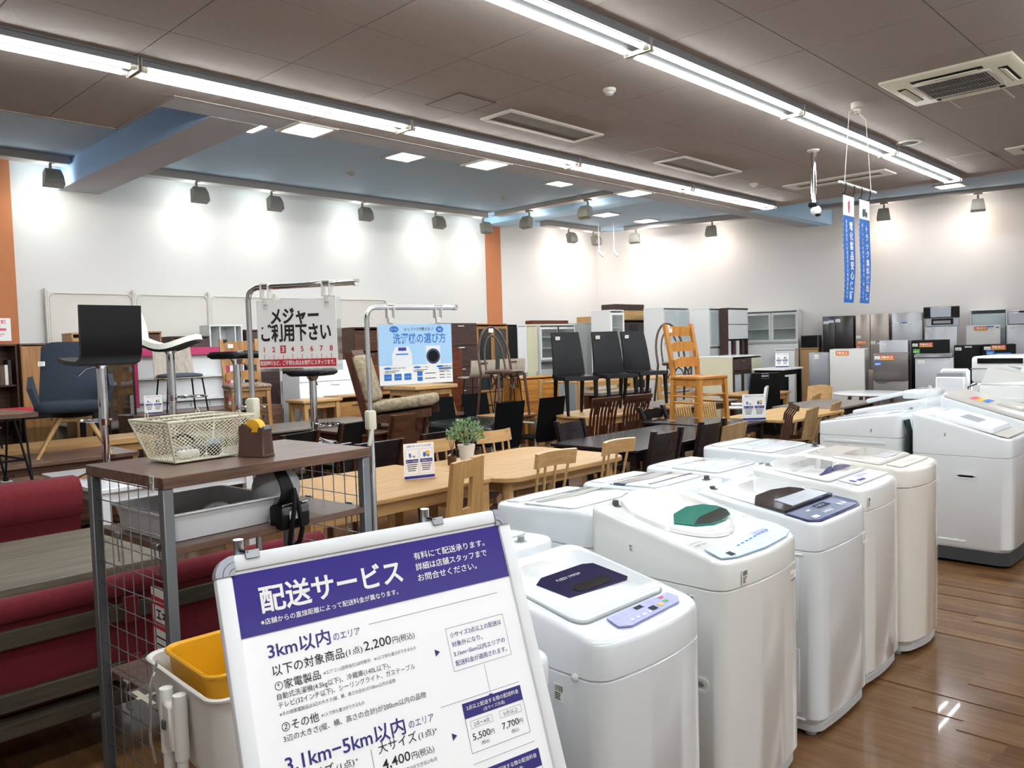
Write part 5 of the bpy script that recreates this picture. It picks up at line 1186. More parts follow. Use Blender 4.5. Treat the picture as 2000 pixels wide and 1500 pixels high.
# leaflet stands
def leaflet(x, y, z, rz, label, s=1.):
    t = thing('leaflet_stand', label, 'sign', (x, y, z), rz)
    W_, H_ = .21*s, .235*s
    MB().b2(-W_/2, W_/2, -.03, .05, 0, .003).build('base', 'acrylic', t); p = MB().b2(-W_/2, W_/2, -.003, .003, .003, H_).build('sheet', 'paper', t); Y = -.0038
    q = MB(); txt(q, 'お客様サポートサービスのご案内', 0, H_*.90, H_*.058, Y, width=W_*.8, align='c', bold=.015); rect(q, -W_*.5, W_*.5, H_*.02, H_*.10, Y)
    for sx in (-1, 1): outline(q, sx*W_*.235-W_*.215, sx*W_*.235+W_*.215, H_*.14, H_*.84, .0008*s, Y); rect(q, sx*W_*.235-W_*.2, sx*W_*.235+W_*.2, H_*.46, H_*.56, Y)
    q.build('blue_print', 'ink_purple', p, recalc=False)
    q = MB(); txt(q, '軽トラック無料貸出', -W_*.235, H_*.487, H_*.05, Y-.0006, width=W_*.36, align='c'); txt(q, 'ご配送承ります', W_*.235, H_*.487, H_*.05, Y-.0006, width=W_*.34, align='c'); q.build('white_lettering', 'paper', p, recalc=False)
    q = MB()
    for sx in (-1, 1):
        for k in range(4): rect(q, sx*W_*.235-W_*(.17-.01*k), sx*W_*.235+W_*(.17-.02*k), H_*(.40-.055*k), H_*(.425-.055*k), Y)
    x0 = -W_*.235
    for dx in (-.06, .07): ell(q, x0+W_*dx, H_*.62, W_*.022, W_*.022, Y-.0006); ell(q, W_*(.235+dx), H_*.62, W_*.022, W_*.022, Y-.0006)
    rect(q, x0-W_*.05, x0+W_*.12, H_*.64, H_*.655, Y); q.build('text_rows', 'grey_dark', p, recalc=False)
    q = MB(); rect(q, W_*.135, W_*.22, H_*.63, H_*.74, Y); rect(q, W_*.13, W_*.35, H_*.63, H_*.66, Y); rect(q, x0-W_*.10, x0-W_*.03, H_*.64, H_*.73, Y); q.build('truck_cab', 'blue_print', p, recalc=False)
    q = MB(); rect(q, W_*.225, W_*.35, H_*.665, H_*.77, Y); q.build('truck_box', 'yellow_print', p, recalc=False); return t
leaflet(3.45, 4.28, .713, -.32, 'upright leaflet stand with a truck picture on the oak table', 1.05)
leaflet(7.90, 4.11, TZ+.003, -.75, 'upright leaflet stand with a truck picture on the dark table before the slatted one', 1.2)
# plant and diffuser on the oak table
t = thing('potted_plant', 'small leafy green plant in a pale pot on the oak table', 'plant', (4.20, 4.62, .708))
MB().lathe([(.045, 0), (.07, .13), (.072, .135), (.06, .135), (.055, .115)], 24, cap1=True).build('pot', 'pot', t); MB().lathe([(.058, .118), (0, .12)], 16, cap1=False).build('soil', 'soil', t)
rnd = random.Random(11); q = MB()
for k in range(420):
    a = rnd.uniform(0, 2*PI); e = math.acos(rnd.uniform(-.25, 1)); r = .13*rnd.uniform(.35, 1)**.5
    c0 = Vector((r*math.sin(e)*math.cos(a)*1.1, r*math.sin(e)*math.sin(a)*1.1, .20 + r*math.cos(e)*1.0)); d = (c0 - Vector((0, 0, .15))).normalized(); d = (d + Vector((rnd.uniform(-.6, .6), rnd.uniform(-.6, .6), rnd.uniform(-.3, .6)))).normalized()
    s_ = d.cross(Vector((rnd.uniform(-1, 1), rnd.uniform(-1, 1), rnd.uniform(-1, 1)))).normalized(); L_ = rnd.uniform(.022, .036); w_ = L_*.3; n_ = d.cross(s_)*.004
    q.face([c0, c0+d*L_*.4+s_*w_+n_, c0+d*L_, c0+d*L_*.4-s_*w_+n_])
q.build('foliage', 'leaf', t, kind='stuff', recalc=False)
q = MB()
for k in range(16): a = rnd.uniform(0, 6.28); q.tube([(0, 0, .11), (.04*math.cos(a), .04*math.sin(a), .17), (.08*math.cos(a), .08*math.sin(a), .24)], .0025, 4)
q.build('stem', 'leaf', t)
t = thing('reed_diffuser', 'brown glass reed diffuser bottle beside the potted plant', 'diffuser', (4.03, 4.60, .708))
MB().lathe([(.033, 0), (.035, .006), (.035, .07), (.015, .085), (.014, .10)], 18).build('bottle', 'amber_glass', t)
MB().b2(.01, .05, -.03, .0, .06, .115, .002).build('label_tag', 'black', t); q = MB()
for k in range(5): q.tube([(0, 0, .08), (.03*math.cos(k*1.3), .03*math.sin(k*1.3), .23)], .0016, 4)
q.build('reed', 'black', t)
# ---- chairs displayed on tables
c = ladder_chair('honey coloured ladder back chair standing on the dark table'); c.location = (7.66, 4.63, TZ+.004); c.rotation_euler = (0, 0, -.22); tag_on(c, -.15, .27, .99, .0)
for lx, ly in ((-.2, -.215), (.2, -.215), (-.19, .23), (.19, .23)): felt(7.66 + lx*math.cos(-.22) - ly*math.sin(-.22), 4.63 + lx*math.sin(-.22) + ly*math.cos(-.22), TZ)
l1 = leather_chair('black leather chair on the pale table, leftmost of three'); l1.location = (7.66, 6.38, TZ); l1.rotation_euler = (0, 0, -.5)
dup(l1, (8.30, 6.24, TZ), -.5, 'black leather chair on the pale table, middle of three'); dup(l1, (9.12, 6.35, TZ-.0), -.4, 'black leather chair on the brown grey table, rightmost of three')
b1 = bentwood_chair('brown bentwood chair in front, on the small brown table'); b1.location = (7.24, 7.2, .72); b1.rotation_euler = (0, 0, -.25); b1.scale = (1.15, 1.15, 1.15)
dup(b1, (9.9, 6.3, TZ), -.45, 'brown bentwood chair half hidden behind the honey ladder chair')
# ---- left: sofas and low table
t = thing('wood_frame_sofa', 'dark red sofa with a wooden slat back seen from behind', 'sofa', (.15, 3.80, 0))
for x0, x1 in ((-1.6, .48), (.55, 2.0)):
    q = MB(); q.b2(x0, x1, -.10, .19, .26, .42, .05, 3); q.build('seat_cushion', 'red_fabric', t)
    q = MB(); q.b2(x0, x1, -.33, -.20, .25, .70, .05, 3); q.xform(Matrix.Translation((0, -.265, .3)) @ Matrix.Rotation(.12, 4, 'X') @ Matrix.Translation((0, .265, -.3))); q.build('back_cushion', 'red_fabric', t)
    q = MB(); q.tube([(x0, -.36, .675), (x0+.02, -.36, .675), (x1-.02, -.36, .675), (x1, -.36, .675)], [.03, .05, .05, .03], 14); q.build('bolster', 'red_fabric', t)
    for x in ((x0+x1)/2+.45 if x0 < 0 else x0+.5,):
        for z in (.60, .36): MB().b2(x-.03, x+.03, -.425, -.408, z-.07, z+.04, .004).build('strap', 'red_fabric', t)
for z in (.575, .34): MB().b2(-1.62, 2.02, -.405, -.38, z-.035, z+.035, .004).build('back_slat', 'weathered_dark', t)
MB().b2(-1.62, 2.02, -.40, .19, .2, .26, .004).build('seat_frame', 'weathered_dark', t)
for x in (-1.5, .5, 1.95):
    MB().b2(x-.03, x+.03, -.40, -.36, 0, .62, .003).build('post', 'weathered_dark', t); MB().b2(x-.03, x+.03, .13, .18, 0, .2, .003).build('leg', 'weathered_dark', t)
table('weathered grey brown low table between the two red sofas', -1.2, 1.68, 4.0, 5.03, .62, 'weathered', .05, 'low_table', 'weathered_dark', lr=.045)
t = thing('fabric_sofa', 'dark red sofa facing the viewer beyond the weathered low table', 'sofa', (.45, 5.45, 0))
MB().b2(-1.6, 1.16, -.36, .3, .18, .42, .05, 3).build('seat', 'red_fabric', t)
q = MB(); q.yz([(-.12, .40), (-.16, .66), (-.20, .68), (-.22, .82), (-.16, .885), (-.05, .89), (.02, .80), (.06, .40)], -1.6, 1.165); q.build('backrest', 'red_fabric', t, ang=70)
for x in (-1.5, 1.05): MB().b2(x-.03, x+.03, -.3, .26, 0, .18).build('leg', 'weathered_dark', t)
# tables behind the sofa
table('brown table under the hairpin legged stool', .3, 1.86, 6.2, 7.05, .70, 'walnut_y', .03, 'dining_table', 'walnut', round_=.01)
table('white high gloss table under the black bar stool', 1.9, 3.1, 5.86, 7.12, .70, 'plastic_white', .035, 'dining_table', 'plastic_white', round_=.01)
t = thing('low_sideboard', 'long dark walnut low board under the navy swivel chair', 'sideboard', (1.6, 8.3, 0))
MB().b2(-1.8, 1.35, -.42, .42, .66, .70, .004).build('top', 'walnut', t); MB().b2(-1.75, 1.3, -.38, .38, .08, .66).build('body', 'brown_wood', t)
for k in range(3): MB().b2(-1.7+1.0*k, -.75+1.0*k, -.395, -.38, .12, .62, .004).build('drawer', 'brown_wood', t)
table('pale oak low table in the far left behind the navy chair', .9, 3.5, 8.85, 9.45, .74, 'oak', .06, 'low_table', 'oak_z', lr=.04)
# hairpin stool
t = thing('hairpin_table', 'small walnut table with black hairpin legs standing on the brown table', 'table', (1.36, 6.62, .703), .1)
MB().b2(-.30, .32, -.28, .3, .50, .535, .004).build('tabletop', 'walnut', t)
for sx in (-1, 1):
    for sy in (-1, 1):
        q = MB(); cx, cy = sx*.27, sy*.25
        q.tube([(cx-sx*.10, cy, .50), (cx, cy, .02)], .008, 6); q.tube([(cx, cy-sy*.10, .50), (cx, cy, .02)], .008, 6); q.lathe([(.02, 0), (.02, .03), (.01, .04)], 8, (cx, cy, 0)); q.build('hairpin_leg', 'black', t)
        o = MB().b2(-.035, .035, -.035, .035, 0, .004).build('foot_pad', 'grey_light', t); o.location = (cx, cy, -.002)
q = MB(); q.tube([(-.24, -.22, .2), (.24, -.22, .2), (.24, .22, .2), (-.24, .22, .2)], .008, 6, True); q.build('foot_rail', 'black', t)
# swivel chair
t = thing('swivel_chair', 'navy fabric swivel armchair on four splayed wooden legs', 'chair', (2.50, 8.25, .702), -.30)
q = MB(); q.sheet(lambda u, v: ((u-.5)*(.56 - .10*v), .20 + .12*v - .03*math.cos((u-.5)*PI), .44 + .62*v - .05*(abs(2*u-1)**6)*v), 10, 8, .06); q.build('backrest', 'navy_fabric', t, ang=70)
for sx in (-1, 1): q = MB(); q.sheet(lambda u, v: (sx*(.28+.06*v), -.12 + .34*u, .44 + .30*v*(.65+.35*u)), 5, 5, .045); q.build('armrest', 'navy_fabric', t, ang=70)
R = lambda f, z: [Vector((px*f, py*f, z)) for px, py in rrect(.31, .29, .13, 6)]
MB().loft([R(.7, .40), R(.95, .415), R(1, .44), R(1, .475), R(.95, .50), R(.5, .505)]).build('seat', 'navy_fabric', t, ang=60); MB().lathe([(.18, .36), (.2, .40)], 20).build('swivel_plate', 'black', t)
MB().b2(-.12, .12, -.12, .12, .31, .36, .01).build('hub', 'oak_z', t)
for sx in (-1, 1):
    for sy in (-1, 1): leg(t, (sx*.30, sy*.30, 0), (sx*.10, sy*.10, .36), .015, 'oak_z', False, .024); o = MB().b2(-.04, .04, -.04, .04, -.001, .004).build('foot_pad', 'grey_wood', t); o.location = (sx*.30, sy*.30, 0)
tag_on(t, -.24, .18, .86, .2, .2)
# bar stools
def bar_stool(name, label, x, y, z, rz, sz, mseat, kind, ring=.42):
    t = thing(name, label, 'bar stool', (x, y, z), rz)
    MB().lathe([(.205, 0), (.205, .008), (.15, .03), (.06, .06), (.034, .09), (.034, .10)], 32).build('base', 'chrome', t)
    q = MB(); q.cyl((0, 0, .09), (0, 0, ring), .028, n=16); q.lathe([(.036, ring-.03), (.038, ring+.02)], 16); q.cyl((0, 0, ring), (0, 0, sz-.03), .034, n=16); q.lathe([(.034, sz-.06), (.06, sz-.015)], 16); q.build('column', 'chrome', t)
    q = MB(); q.tube([(0, .0, ring)] + [(.11*math.sin(a), -.16 - .12*math.cos(a) + .0, ring) for a in [PI*.9 - 1.8*PI*k/14 for k in range(15)]] + [(0, 0, ring)], .009, 6); q.build('foot_ring', 'chrome', t)
    MB().tube([(.02, 0, sz-.04), (.12, .02, sz-.06), (.18, .03, sz-.11)], .006, 6).build('lever', 'chrome', t)
    if kind == 'L':
        pts = [(-.27, .0), (-.24, .012), (-.1, -.01), (.1, -.02), (.17, .0), (.205, .06), (.215, .2), (.225, .41)]
        q = MB(); q.sheet(lambda u, v: ((u-.5)*.44*(1 - (.12 if v < .08 else 0)), pts[round(v*7)][0], sz + pts[round(v*7)][1]), 4, 7, .035); q.build('seat_shell', mseat, t, ang=70)
    elif kind == 'saddle':
        q = MB(); q.sheet(lambda u, v: ((u-.5)*(.44*math.sin(PI*(.18+.64*v))), -.24 + .46*v, sz + .03 + .07*(v-.45)**2*4*.35 + .03*math.cos(v*5)), 6, 10, .045); q.build('seat', mseat, t, ang=70)
        MB().sheet(lambda u, v: ((u-.5)*(.43*math.sin(PI*(.18+.64*v))), -.23 + .44*v, sz + .0 + .07*(v-.45)**2*4*.35 + .03*math.cos(v*5)), 6, 10, .03).build('seat_underside', 'black', t, ang=70)
        q = MB(); q.sheet(lambda u, v: ((u-.5)*.40*math.sin(PI*(.25+.5*v)), .22+.05*v, sz + .03 + .27*v), 6, 6, .04); q.build('backrest', mseat, t, ang=70)
    elif kind == 'disc':
        R = lambda f, zz, dy=0: [Vector((px*f, py*f + dy, zz)) for px, py in rrect(.20, .20, .09, 5)]
        MB().loft([R(.85, sz-.01), R(1, sz+.01), R(1, sz+.035), R(.9, sz+.055), R(.5, sz+.05)]).build('seat', mseat, t, ang=60)
    elif kind == 'back':
        R = lambda f, zz, dy=0: [Vector((px*f, py*f + dy, zz)) for px, py in rrect(.21, .20, .08, 5)]
        MB().loft([R(.85, sz-.01), R(1, sz+.01), R(1, sz+.035), R(.9, sz+.055), R(.5, sz+.05)]).build('seat', mseat, t, ang=60)
        q = MB(); q.sheet(lambda u, v: ((u-.5)*.40, .19+.05*v, sz + .02 + .42*v), 5, 6, .04); q.build('backrest', mseat, t, ang=70)
    return t
bar_stool('bar_stool', 'black bar stool with square back and chrome column on the white table', 2.19, 6.52, .70, PI+.05, .885, 'leather_black', 'L', .42)
bar_stool('bar_stool', 'white saddle bar stool with chrome trim behind the black one', 2.86, 6.85, .70, .95, .98, 'leather_white', 'saddle', .55)
bar_stool('bar_stool', 'black round cushioned bar stool behind the first sign stand', 3.42, 6.78, .70, .3, .87, 'leather_black', 'disc', .42)
bar_stool('bar_stool', 'black bar stool with upright back behind the tape measure sign', 4.19, 6.78, .70, .62, .68, 'leather_black', 'back', .2)
table('dark grey table under the two farther bar stools', 3.15, 4.5, 6.6, 7.2, .70, 'dark_wood', .03, 'dining_table', 'dark_wood_z')
# greige chair, ladder chair with patterned seat, lounge chair
t = thing('plywood_chair', 'greige plywood chair with slate seat pad and black legs', 'chair', (4.16, 9.72, .92), -.1)
q = MB(); q.sheet(lambda u, v: ((u-.5)*(.48 - .03*v), .19 + .10*v, .40 + .42*v), 6, 5, .014); q.build('backrest', 'greige', t, ang=60); MB().b2(-.06, .06, .26, .30, .70, .725).build('grip_hole', 'black', t)
MB().b2(-.24, .24, -.24, .22, .40, .414, .004).build('seat_board', 'greige', t); seat_pad(t, .45, .42, .45, .035, 'slate_fabric', .06, .012, 'seat_pad')
for sx in (-1, 1): MB().tube([(sx*.24, -.24, 0), (sx*.20, -.20, .395), (sx*.20, .18, .395), (sx*.24, .22, 0)], .010, 6).build('leg', 'black', t)
tag_on(t, -.17, .26, .76, .2)
t = thing('brown_chest', 'low brown chest with horizontal grain behind the mesh basket', 'chest', (4.5, 9.85, 0)); MB().b2(-.9, .9, -.35, .35, .05, .915, .004).build('body', 'walnut', t)
for k in range(3): MB().b2(-.87, .87, -.366, -.35, .1+.27*k, .35+.27*k, .004).build('drawer', 'walnut', t)
MB().b2(-.85, .85, -.3, .3, 0, .05).build('plinth', 'brown_wood', t)
c = ladder_chair('light brown ladder chair with mottled patterned seat on the grey table', 'mid_wood', 'mid_wood_x', True, 1.05, 3); c.location = (4.42, 8.55, TZ); c.rotation_euler = (0, 0, -.25); tag_on(c, -.1, .27, .97)
t = thing('lounge_chair', 'brown wooden lounge chair with striped cushions on the dark table', 'chair', (5.52, 7.22, TZ), .70)
for sx in (-1, 1):
    q = MB(); q.yz([(.22, .05), (.30, .05), (.50, .86), (.43, .86)], sx*.26-.018, sx*.26+.018); q.build('back_post', 'brown_wood_z', t)
    q = MB(); q.yz([(-.44, .14), (.30, .05), (.30, .14), (-.44, .23)], sx*.26-.016, sx*.26+.016); q.build('seat_rail', 'brown_wood', t)
    leg(t, (sx*.24, -.3, 0), (sx*.24, -.28, .18), .02, 'brown_wood_z', True); leg(t, (sx*.24, .26, 0), (sx*.24, .26, .1), .02, 'brown_wood_z', True)
q = MB(); q.box(0, -.08, .27, .50, .76, .12, .045, 3, rot=RX(-.12)); q.build('seat_cushion', 'stripe_fabric', t, ang=60); q = MB(); q.box(0, .315, .56, .50, .12, .54, .045, 3, rot=RX(-.26)); q.build('back_cushion', 'stripe_fabric', t, ang=60)
MB().box(0, .42, .85, .5, .02, .06, .004, rot=RX(-.26)).build('top_rail', 'brown_wood', t); MB().b2(-.24, .24, -.3, .3, .1, .13).build('seat_deck', 'black', t)
table('pale solid wood side table beneath the blue sign', 6.55, 7.3, 8.15, 8.85, 1.10, 'oak_light', .05, 'side_table', 'oak_z', apron=True, lr=.03, base=.68, legs='splay', inset=.06)
table('small pale stool table left of the lounge chair', 5.43, 6.03, 9.03, 9.48, .97, 'oak', .035, 'side_table', 'oak_z', lr=.028, base=0.)
# bonsai ornament
t = thing('bonsai_ornament', 'dark green bonsai shaped ornament in a black oval bowl', 'ornament', (4.62, 9.0, .72))
MB().lathe([(.10, 0), (.17, .02), (.22, .12), (.215, .13), (.0, .125)], 24, cap1=False).build('bowl', 'black', t); q = MB(); rnd = random.Random(2)
q.tube([(0, 0, .12), (.02, 0, .2), (-.05, 0, .27), (-.03, .0, .36), (-.09, 0, .46)], [.07, .06, .05, .045, .03], 8); q.tube([(.0, 0, .2), (.1, .02, .24), (.14, 0, .33), (.08, 0, .40)], [.05, .04, .035, .02], 7); q.tube([(-.04, 0, .36), (.05, 0, .42), (.08, 0, .50)], [.04, .03, .015], 7); q.build('trunk', 'bonsai_green', t, ang=70)
q = MB()
for c0 in ((-.09, 0, .48), (.09, 0, .50), (.14, 0, .36), (-.05, 0, .40)):
    for k in range(14): d = Vector((rnd.uniform(-1, 1), rnd.uniform(-1, 1), rnd.uniform(-.3, 1))).normalized(); q.tube([c0, Vector(c0) + d*rnd.uniform(.03, .06)], [.012, .003], 4)
q.build('needle_tuft', 'bonsai_green', t, kind='stuff')
# ------------------------------------------------------------------ cabinets along the walls (front = local -Y)
def cabinet(label, x, y, rz, w, d, h, m, front=(), shelves=(), name='cabinet', cat='cabinet', top_m=None, z0=0., group=None):
    t = thing(name, label, cat, (x, y, z0), rz, group) if group else thing(name, label, cat, (x, y, z0), rz)
    hw, hd = w/2, d/2; q = MB()
    q.b2(-hw, -hw+.02, -hd, hd, 0, h-.02); q.b2(hw-.02, hw, -hd, hd, 0, h-.02); q.b2(-hw+.02, hw-.02, hd-.012, hd, 0, h-.02); q.b2(-hw+.02, hw-.02, -hd, hd-.012, .0, .06)
    q.build('carcass', m, t); MB().b2(-hw-.004, hw+.004, -hd-.008, hd, h-.022, h, .003).build('top_panel', top_m or m, t)
    for z in shelves: MB().b2(-hw+.02, hw-.02, -hd+.03, hd-.012, z, z+.018).build('shelf', m, t)
    for it in front:
        k, a, b_, zz0, zz1, mm = it[:6]; xa, xb = -hw + w*a, -hw + w*b_
        g = .003; y0, y1 = -hd-.018, -hd
        if k == 'door':
            o = MB().b2(xa+g, xb-g, y0, y1, zz0+g, zz1-g, .003).build('door', mm, t)
            if len(it) < 7: MB().b2(xb-.05, xb-.038, y0-.016, y0, (zz0+zz1)/2-.05, (zz0+zz1)/2+.05, .002).build('handle', 'steel', o)
        elif k == 'drawer':
            o = MB().b2(xa+g, xb-g, y0, y1, zz0+g, zz1-g, .003).build('drawer', mm, t); xm = (xa+xb)/2
            MB().b2(xm-.07, xm+.07, y0-.016, y0, zz1-.05, zz1-.035, .002).build('handle', it[6] if len(it) > 6 else 'steel', o)
        elif k == 'glass':
            q = MB(); f = .045
            q.b2(xa+g, xa+f, y0, y1, zz0+g, zz1-g); q.b2(xb-f, xb-g, y0, y1, zz0+g, zz1-g); q.b2(xa+f, xb-f, y0, y1, zz0+g, zz0+f); q.b2(xa+f, xb-f, y0, y1, zz1-f, zz1-g)
            o = q.build('door', mm, t); MB().b2(xa+f, xb-f, y0+.006, y0+.010, zz0+f, zz1-f).build('pane', it[6], o)
        elif k == 'panel': MB().b2(xa, xb, y1, y1+.012, zz0, zz1).build('panel', mm, t)
    return t
L = cabinet
# left wall row
c = L('brown bookcase with books near the orange stripe at the left edge', 2.1, 10.75, 0, 1.1, .35, 1.79, 'brown_wood', (), (.45, .9, 1.30))
bk = 0; rnd = random.Random(9)
x = 2.22
BL = ['dark brown', 'cream', 'black', 'tan', 'pale', 'grey']
for k in range(9):
    w_ = rnd.choice((.03, .035, .045)); hh = rnd.uniform(.22, .29); o = MB().b2(0, w_-.002, 0, .2, 0, hh, .002).build('book', ('book_a', 'book_b', 'book_c', 'cork', 'cab_cream', 'grey_dark')[k % 6]); o.location = (x, 10.58, 1.319)
    tag(o, '%s book spine, %s from the left on the top shelf of the brown bookcase' % (BL[k % 6], ['first', 'second', 'third', 'fourth', 'fifth', 'sixth', 'seventh', 'eighth', 'ninth'][k]), 'book', 'books in the brown bookcase'); x += w_
L('brown wood grain sideboard right of the bookcase', 2.83, 10.72, 0, .33, .40, 1.79, 'walnut', (('door', 0, 1, .1, 1.76, 'mid_wood'),))
L('pale oak box cabinet partly hidden behind the black bar stool', 3.5, 10.72, 0, .55, .35, 1.91, 'oak_z', (('door', 0, .5, .1, 1.85, 'oak_z'), ('door', .5, 1, .1, 1.85, 'oak_z')))
L('open brown topped cabinet behind the white bar stool', 4.05, 10.72, 0, .5, .35, 1.92, 'mid_wood', (('panel', .04, .96, .1, 1.88, 'brown_wood'),), (1.65, 1.3))
L('dark chocolate low cabinet left of the white cube shelf', 4.68, 10.72, 0, .52, .35, 1.85, 'choc', (('door', 0, .5, .1, 1.82, 'choc'), ('door', .5, 1, .1, 1.82, 'choc')))
t = L('white open cube shelf behind the ladder chair', 5.2, 10.72, 0, .48, .3, 2.0, 'cab_white', (), (.5, .95, 1.28, 1.62))
MB().b2(-.09, -.075, -.14, .13, .06, 1.98).b2(.13, .145, -.14, .13, .06, 1.98).build('divider', 'cab_white', t); MB().b2(-.07, .125, .10, .13, 1.64, 1.80).build('dark_back', 'choc', t)
L('dark brown cabinet right behind the first sign pole', 5.72, 10.72, 0, .5, .35, 1.93, 'choc', (('door', 0, 1, .1, 1.9, 'choc'),))
t = thing('magenta_shelf', 'shelf unit with magenta edging behind the plywood chair', 'shelf', (4.55, 10.42, 0)); q = MB()
q.b2(-.72, .72, -.01, .01, 1.60, 1.70, .002); q.b2(-.72, -.62, -.01, .01, .95, 1.60); q.b2(.52, .60, -.01, .01, .95, 1.60); q.build('edging', 'magenta', t); q = MB()
for z in (1.0, 1.3): q.b2(-.7, .7, .012, .11, z, z+.025)
q.b2(-.7, .7, .1, .11, 0, 1.68); q.build('white_shelf', 'cab_white', t)
t = L('white chest of wide drawers behind the bonsai ornament', 6.24, 9.75, 0, 1.12, .42, 1.46, 'cab_white', [('drawer', 0, 1, .08+.275*k, .08+.275*(k+1), 'plastic_white', 'cab_white') for k in range(5)], name='chest')
L('orange brown chest of drawers under the seat of the black stool', 7.1, 9.75, 0, .55, .42, 1.36, 'red_brown', [('drawer', 0, 1, .06+.16*k, .06+.16*(k+1), 'red_brown', 'brown_wood') for k in range(8)], name='chest')
L('large dark brown dresser behind the lounge chair', 7.78, 10.66, 0, 1.15, .45, 1.95, 'brown_wood', (('door', 0, .5, .1, 1.2, 'brown_wood'), ('door', .5, 1, .1, 1.2, 'brown_wood'), ('drawer', 0, .5, 1.22, 1.55, 'brown_wood'), ('drawer', .5, 1, 1.22, 1.55, 'brown_wood'), ('drawer', 0, 1, 1.57, 1.90, 'brown_wood')), name='dresser')
L('walnut low chest behind the pale stool table', 6.6, 9.35, 0, 1.1, .35, .98, 'mid_wood_x', (('drawer', 0, .5, .1, .9, 'mid_wood_x'), ('drawer', .5, 1, .1, .9, 'mid_wood_x')), name='chest')
L('tall choc brown drawer chest with pale bar handles right of the blue sign', 9.5, 10.72, 0, .78, .42, 2.01, 'choc', [('drawer', 0, 1, .1+.38*k, .1+.38*(k+1), 'choc', 'plastic_white') for k in range(5)], name='chest')
t = L('brown wood glass door cupboard left of the bentwood chair', 10.3, 10.72, 0, .80, .38, 2.0, 'mid_wood', (('glass', 0, .5, .75, 1.95, 'mid_wood', 'glass_dark'), ('glass', .5, 1, .75, 1.95, 'mid_wood', 'glass_dark'), ('door', 0, .5, .1, .74, 'mid_wood'), ('door', .5, 1, .1, .74, 'mid_wood')), (1.0, 1.25, 1.5, 1.75), name='cupboard')
L('narrow black cabinet behind the bentwood chair', 10.86, 10.74, 0, .26, .35, 1.98, 'black', (('door', 0, 1, .1, 1.95, 'black_gloss'),))
L('white tall panel cabinet right of the black one', 11.13, 10.74, 0, .26, .35, 1.97, 'cab_white', (('door', 0, 1, .1, 1.94, 'cab_white'),)); L('cream tall panel cabinet beside the white glass cupboard', 11.43, 10.76, 0, .30, .35, 1.97, 'cab_cream', (('door', 0, 1, .1, 1.94, 'cab_cream'),))
L('white sliding glass cupboard behind the leather chairs', 12.15, 10.74, 0, 1.08, .40, 1.98, 'cab_white', (('glass', 0, .52, 1.28, 1.93, 'cab_white', 'glass'), ('glass', .48, 1, 1.28, 1.93, 'cab_white', 'glass'), ('panel', .02, .98, .1, 1.1, 'cab_grey')), (1.25, 1.5, 1.72), name='cupboard')
L('plain grey tall cupboard back left of the glass tower', 12.95, 10.5, 0, .50, .45, 2.0, 'cab_grey', (('door', 0, 1, .05, 1.97, 'cab_grey', 0),), name='cupboard')
t = thing('red_brown_board', 'dark red brown long box lying on top of the cupboards', 'box', (12.2, 10.9, 2.0)); MB().b2(-.5, .6, -.1, .1, 0, .07, .004).build('board', 'red_brown', t)
t = thing('pale_crate', 'pale wooden box on the grey cupboard beside the glass tower', 'box', (13.05, 10.5, 2.0)); MB().b2(-.1, .22, -.2, .2, 0, .13, .004).build('crate', 'oak', t)
# the group facing the aisle
L('tall white glass tower cabinet behind the leather chairs', 12.06, 9.22, 0, .42, .44, 2.19, 'cab_white', (('glass', 0, 1, 1.30, 2.14, 'plastic_white', 'glass'), ('panel', .04, .96, .1, 1.25, 'cab_cream')), (.5, .85, 1.26, 1.55, 1.85), name='cupboard')
L('dark brown cupboard with three small glass doors behind the bentwood chair', 12.9, 9.45, 0, 1.1, .40, 2.02, 'choc', [('glass', k/3, (k+1)/3, 1.32, 1.97, 'choc', 'glass_dark') for k in range(3)] + [('panel', .02, .98, .1, 1.28, 'brown_wood')], (1.28,), name='cupboard', z0=0)
t = thing('stacked_box', 'pale wooden box stacked on the dark brown cupboard', 'box', (12.95, 9.45, 2.02)); MB().b2(-.5, .4, -.17, .17, 0, .18, .004).build('body', 'fir', t)
t = thing('stacked_box', 'dark box topmost on the dark brown cupboard', 'box', (12.95, 9.45, 2.20)); MB().b2(-.55, .4, -.17, .17, 0, .12, .004).build('body', 'choc', t); q = MB(); q.b2(-.08, -.075, -.172, -.17, .005, .115); q.build('seam', 'black', t)
def gl(label, x, y, w, d, h, zlow, sh=()):
    return L(label, x, y, 0, w, d, h, 'cab_white', (('glass', 0, .5, zlow, h-.04, 'grey_light', 'frosted'), ('glass', .5, 1, zlow, h-.04, 'grey_light', 'frosted'), ('panel', .03, .97, .95, zlow-.03, 'cab_white'), ('drawer', 0, .5, .62, .9, 'cab_white'), ('drawer', .5, 1, .62, .9, 'cab_white'), ('door', 0, .5, .08, .6, 'cab_white'), ('door', .5, 1, .08, .6, 'cab_white')), (.92, zlow-.02) + sh, name='cupboard')
gl('wide white cupboard with frosted sliding doors behind the honey ladder chair', 12.98, 8.52, .86, .44, 2.21, 1.55)
gl('narrow white cupboard with two frosted doors right of the honey ladder chair', 13.62, 7.98, .62, .36, 2.18, 1.45)
t = L('white flap door wall unit on dark posts', 13.98, 7.66, 0, .78, .16, 2.17, 'choc', (('door', .03, .97, 1.86, 2.14, 'plastic_white', 0), ('door', .03, .97, 1.58, 1.855, 'plastic_white', 0)), (1.55,))
for k, (x, m_) in enumerate(((-.3, 'plastic_white'), (-.12, 'choc'), (.02, 'plastic_white'), (.22, 'choc'))): MB().b2(x-.05, x+.05, -.07, -.04, .06, 1.55).build('post', m_, t)
RZW = -math.atan2(.968, .25)
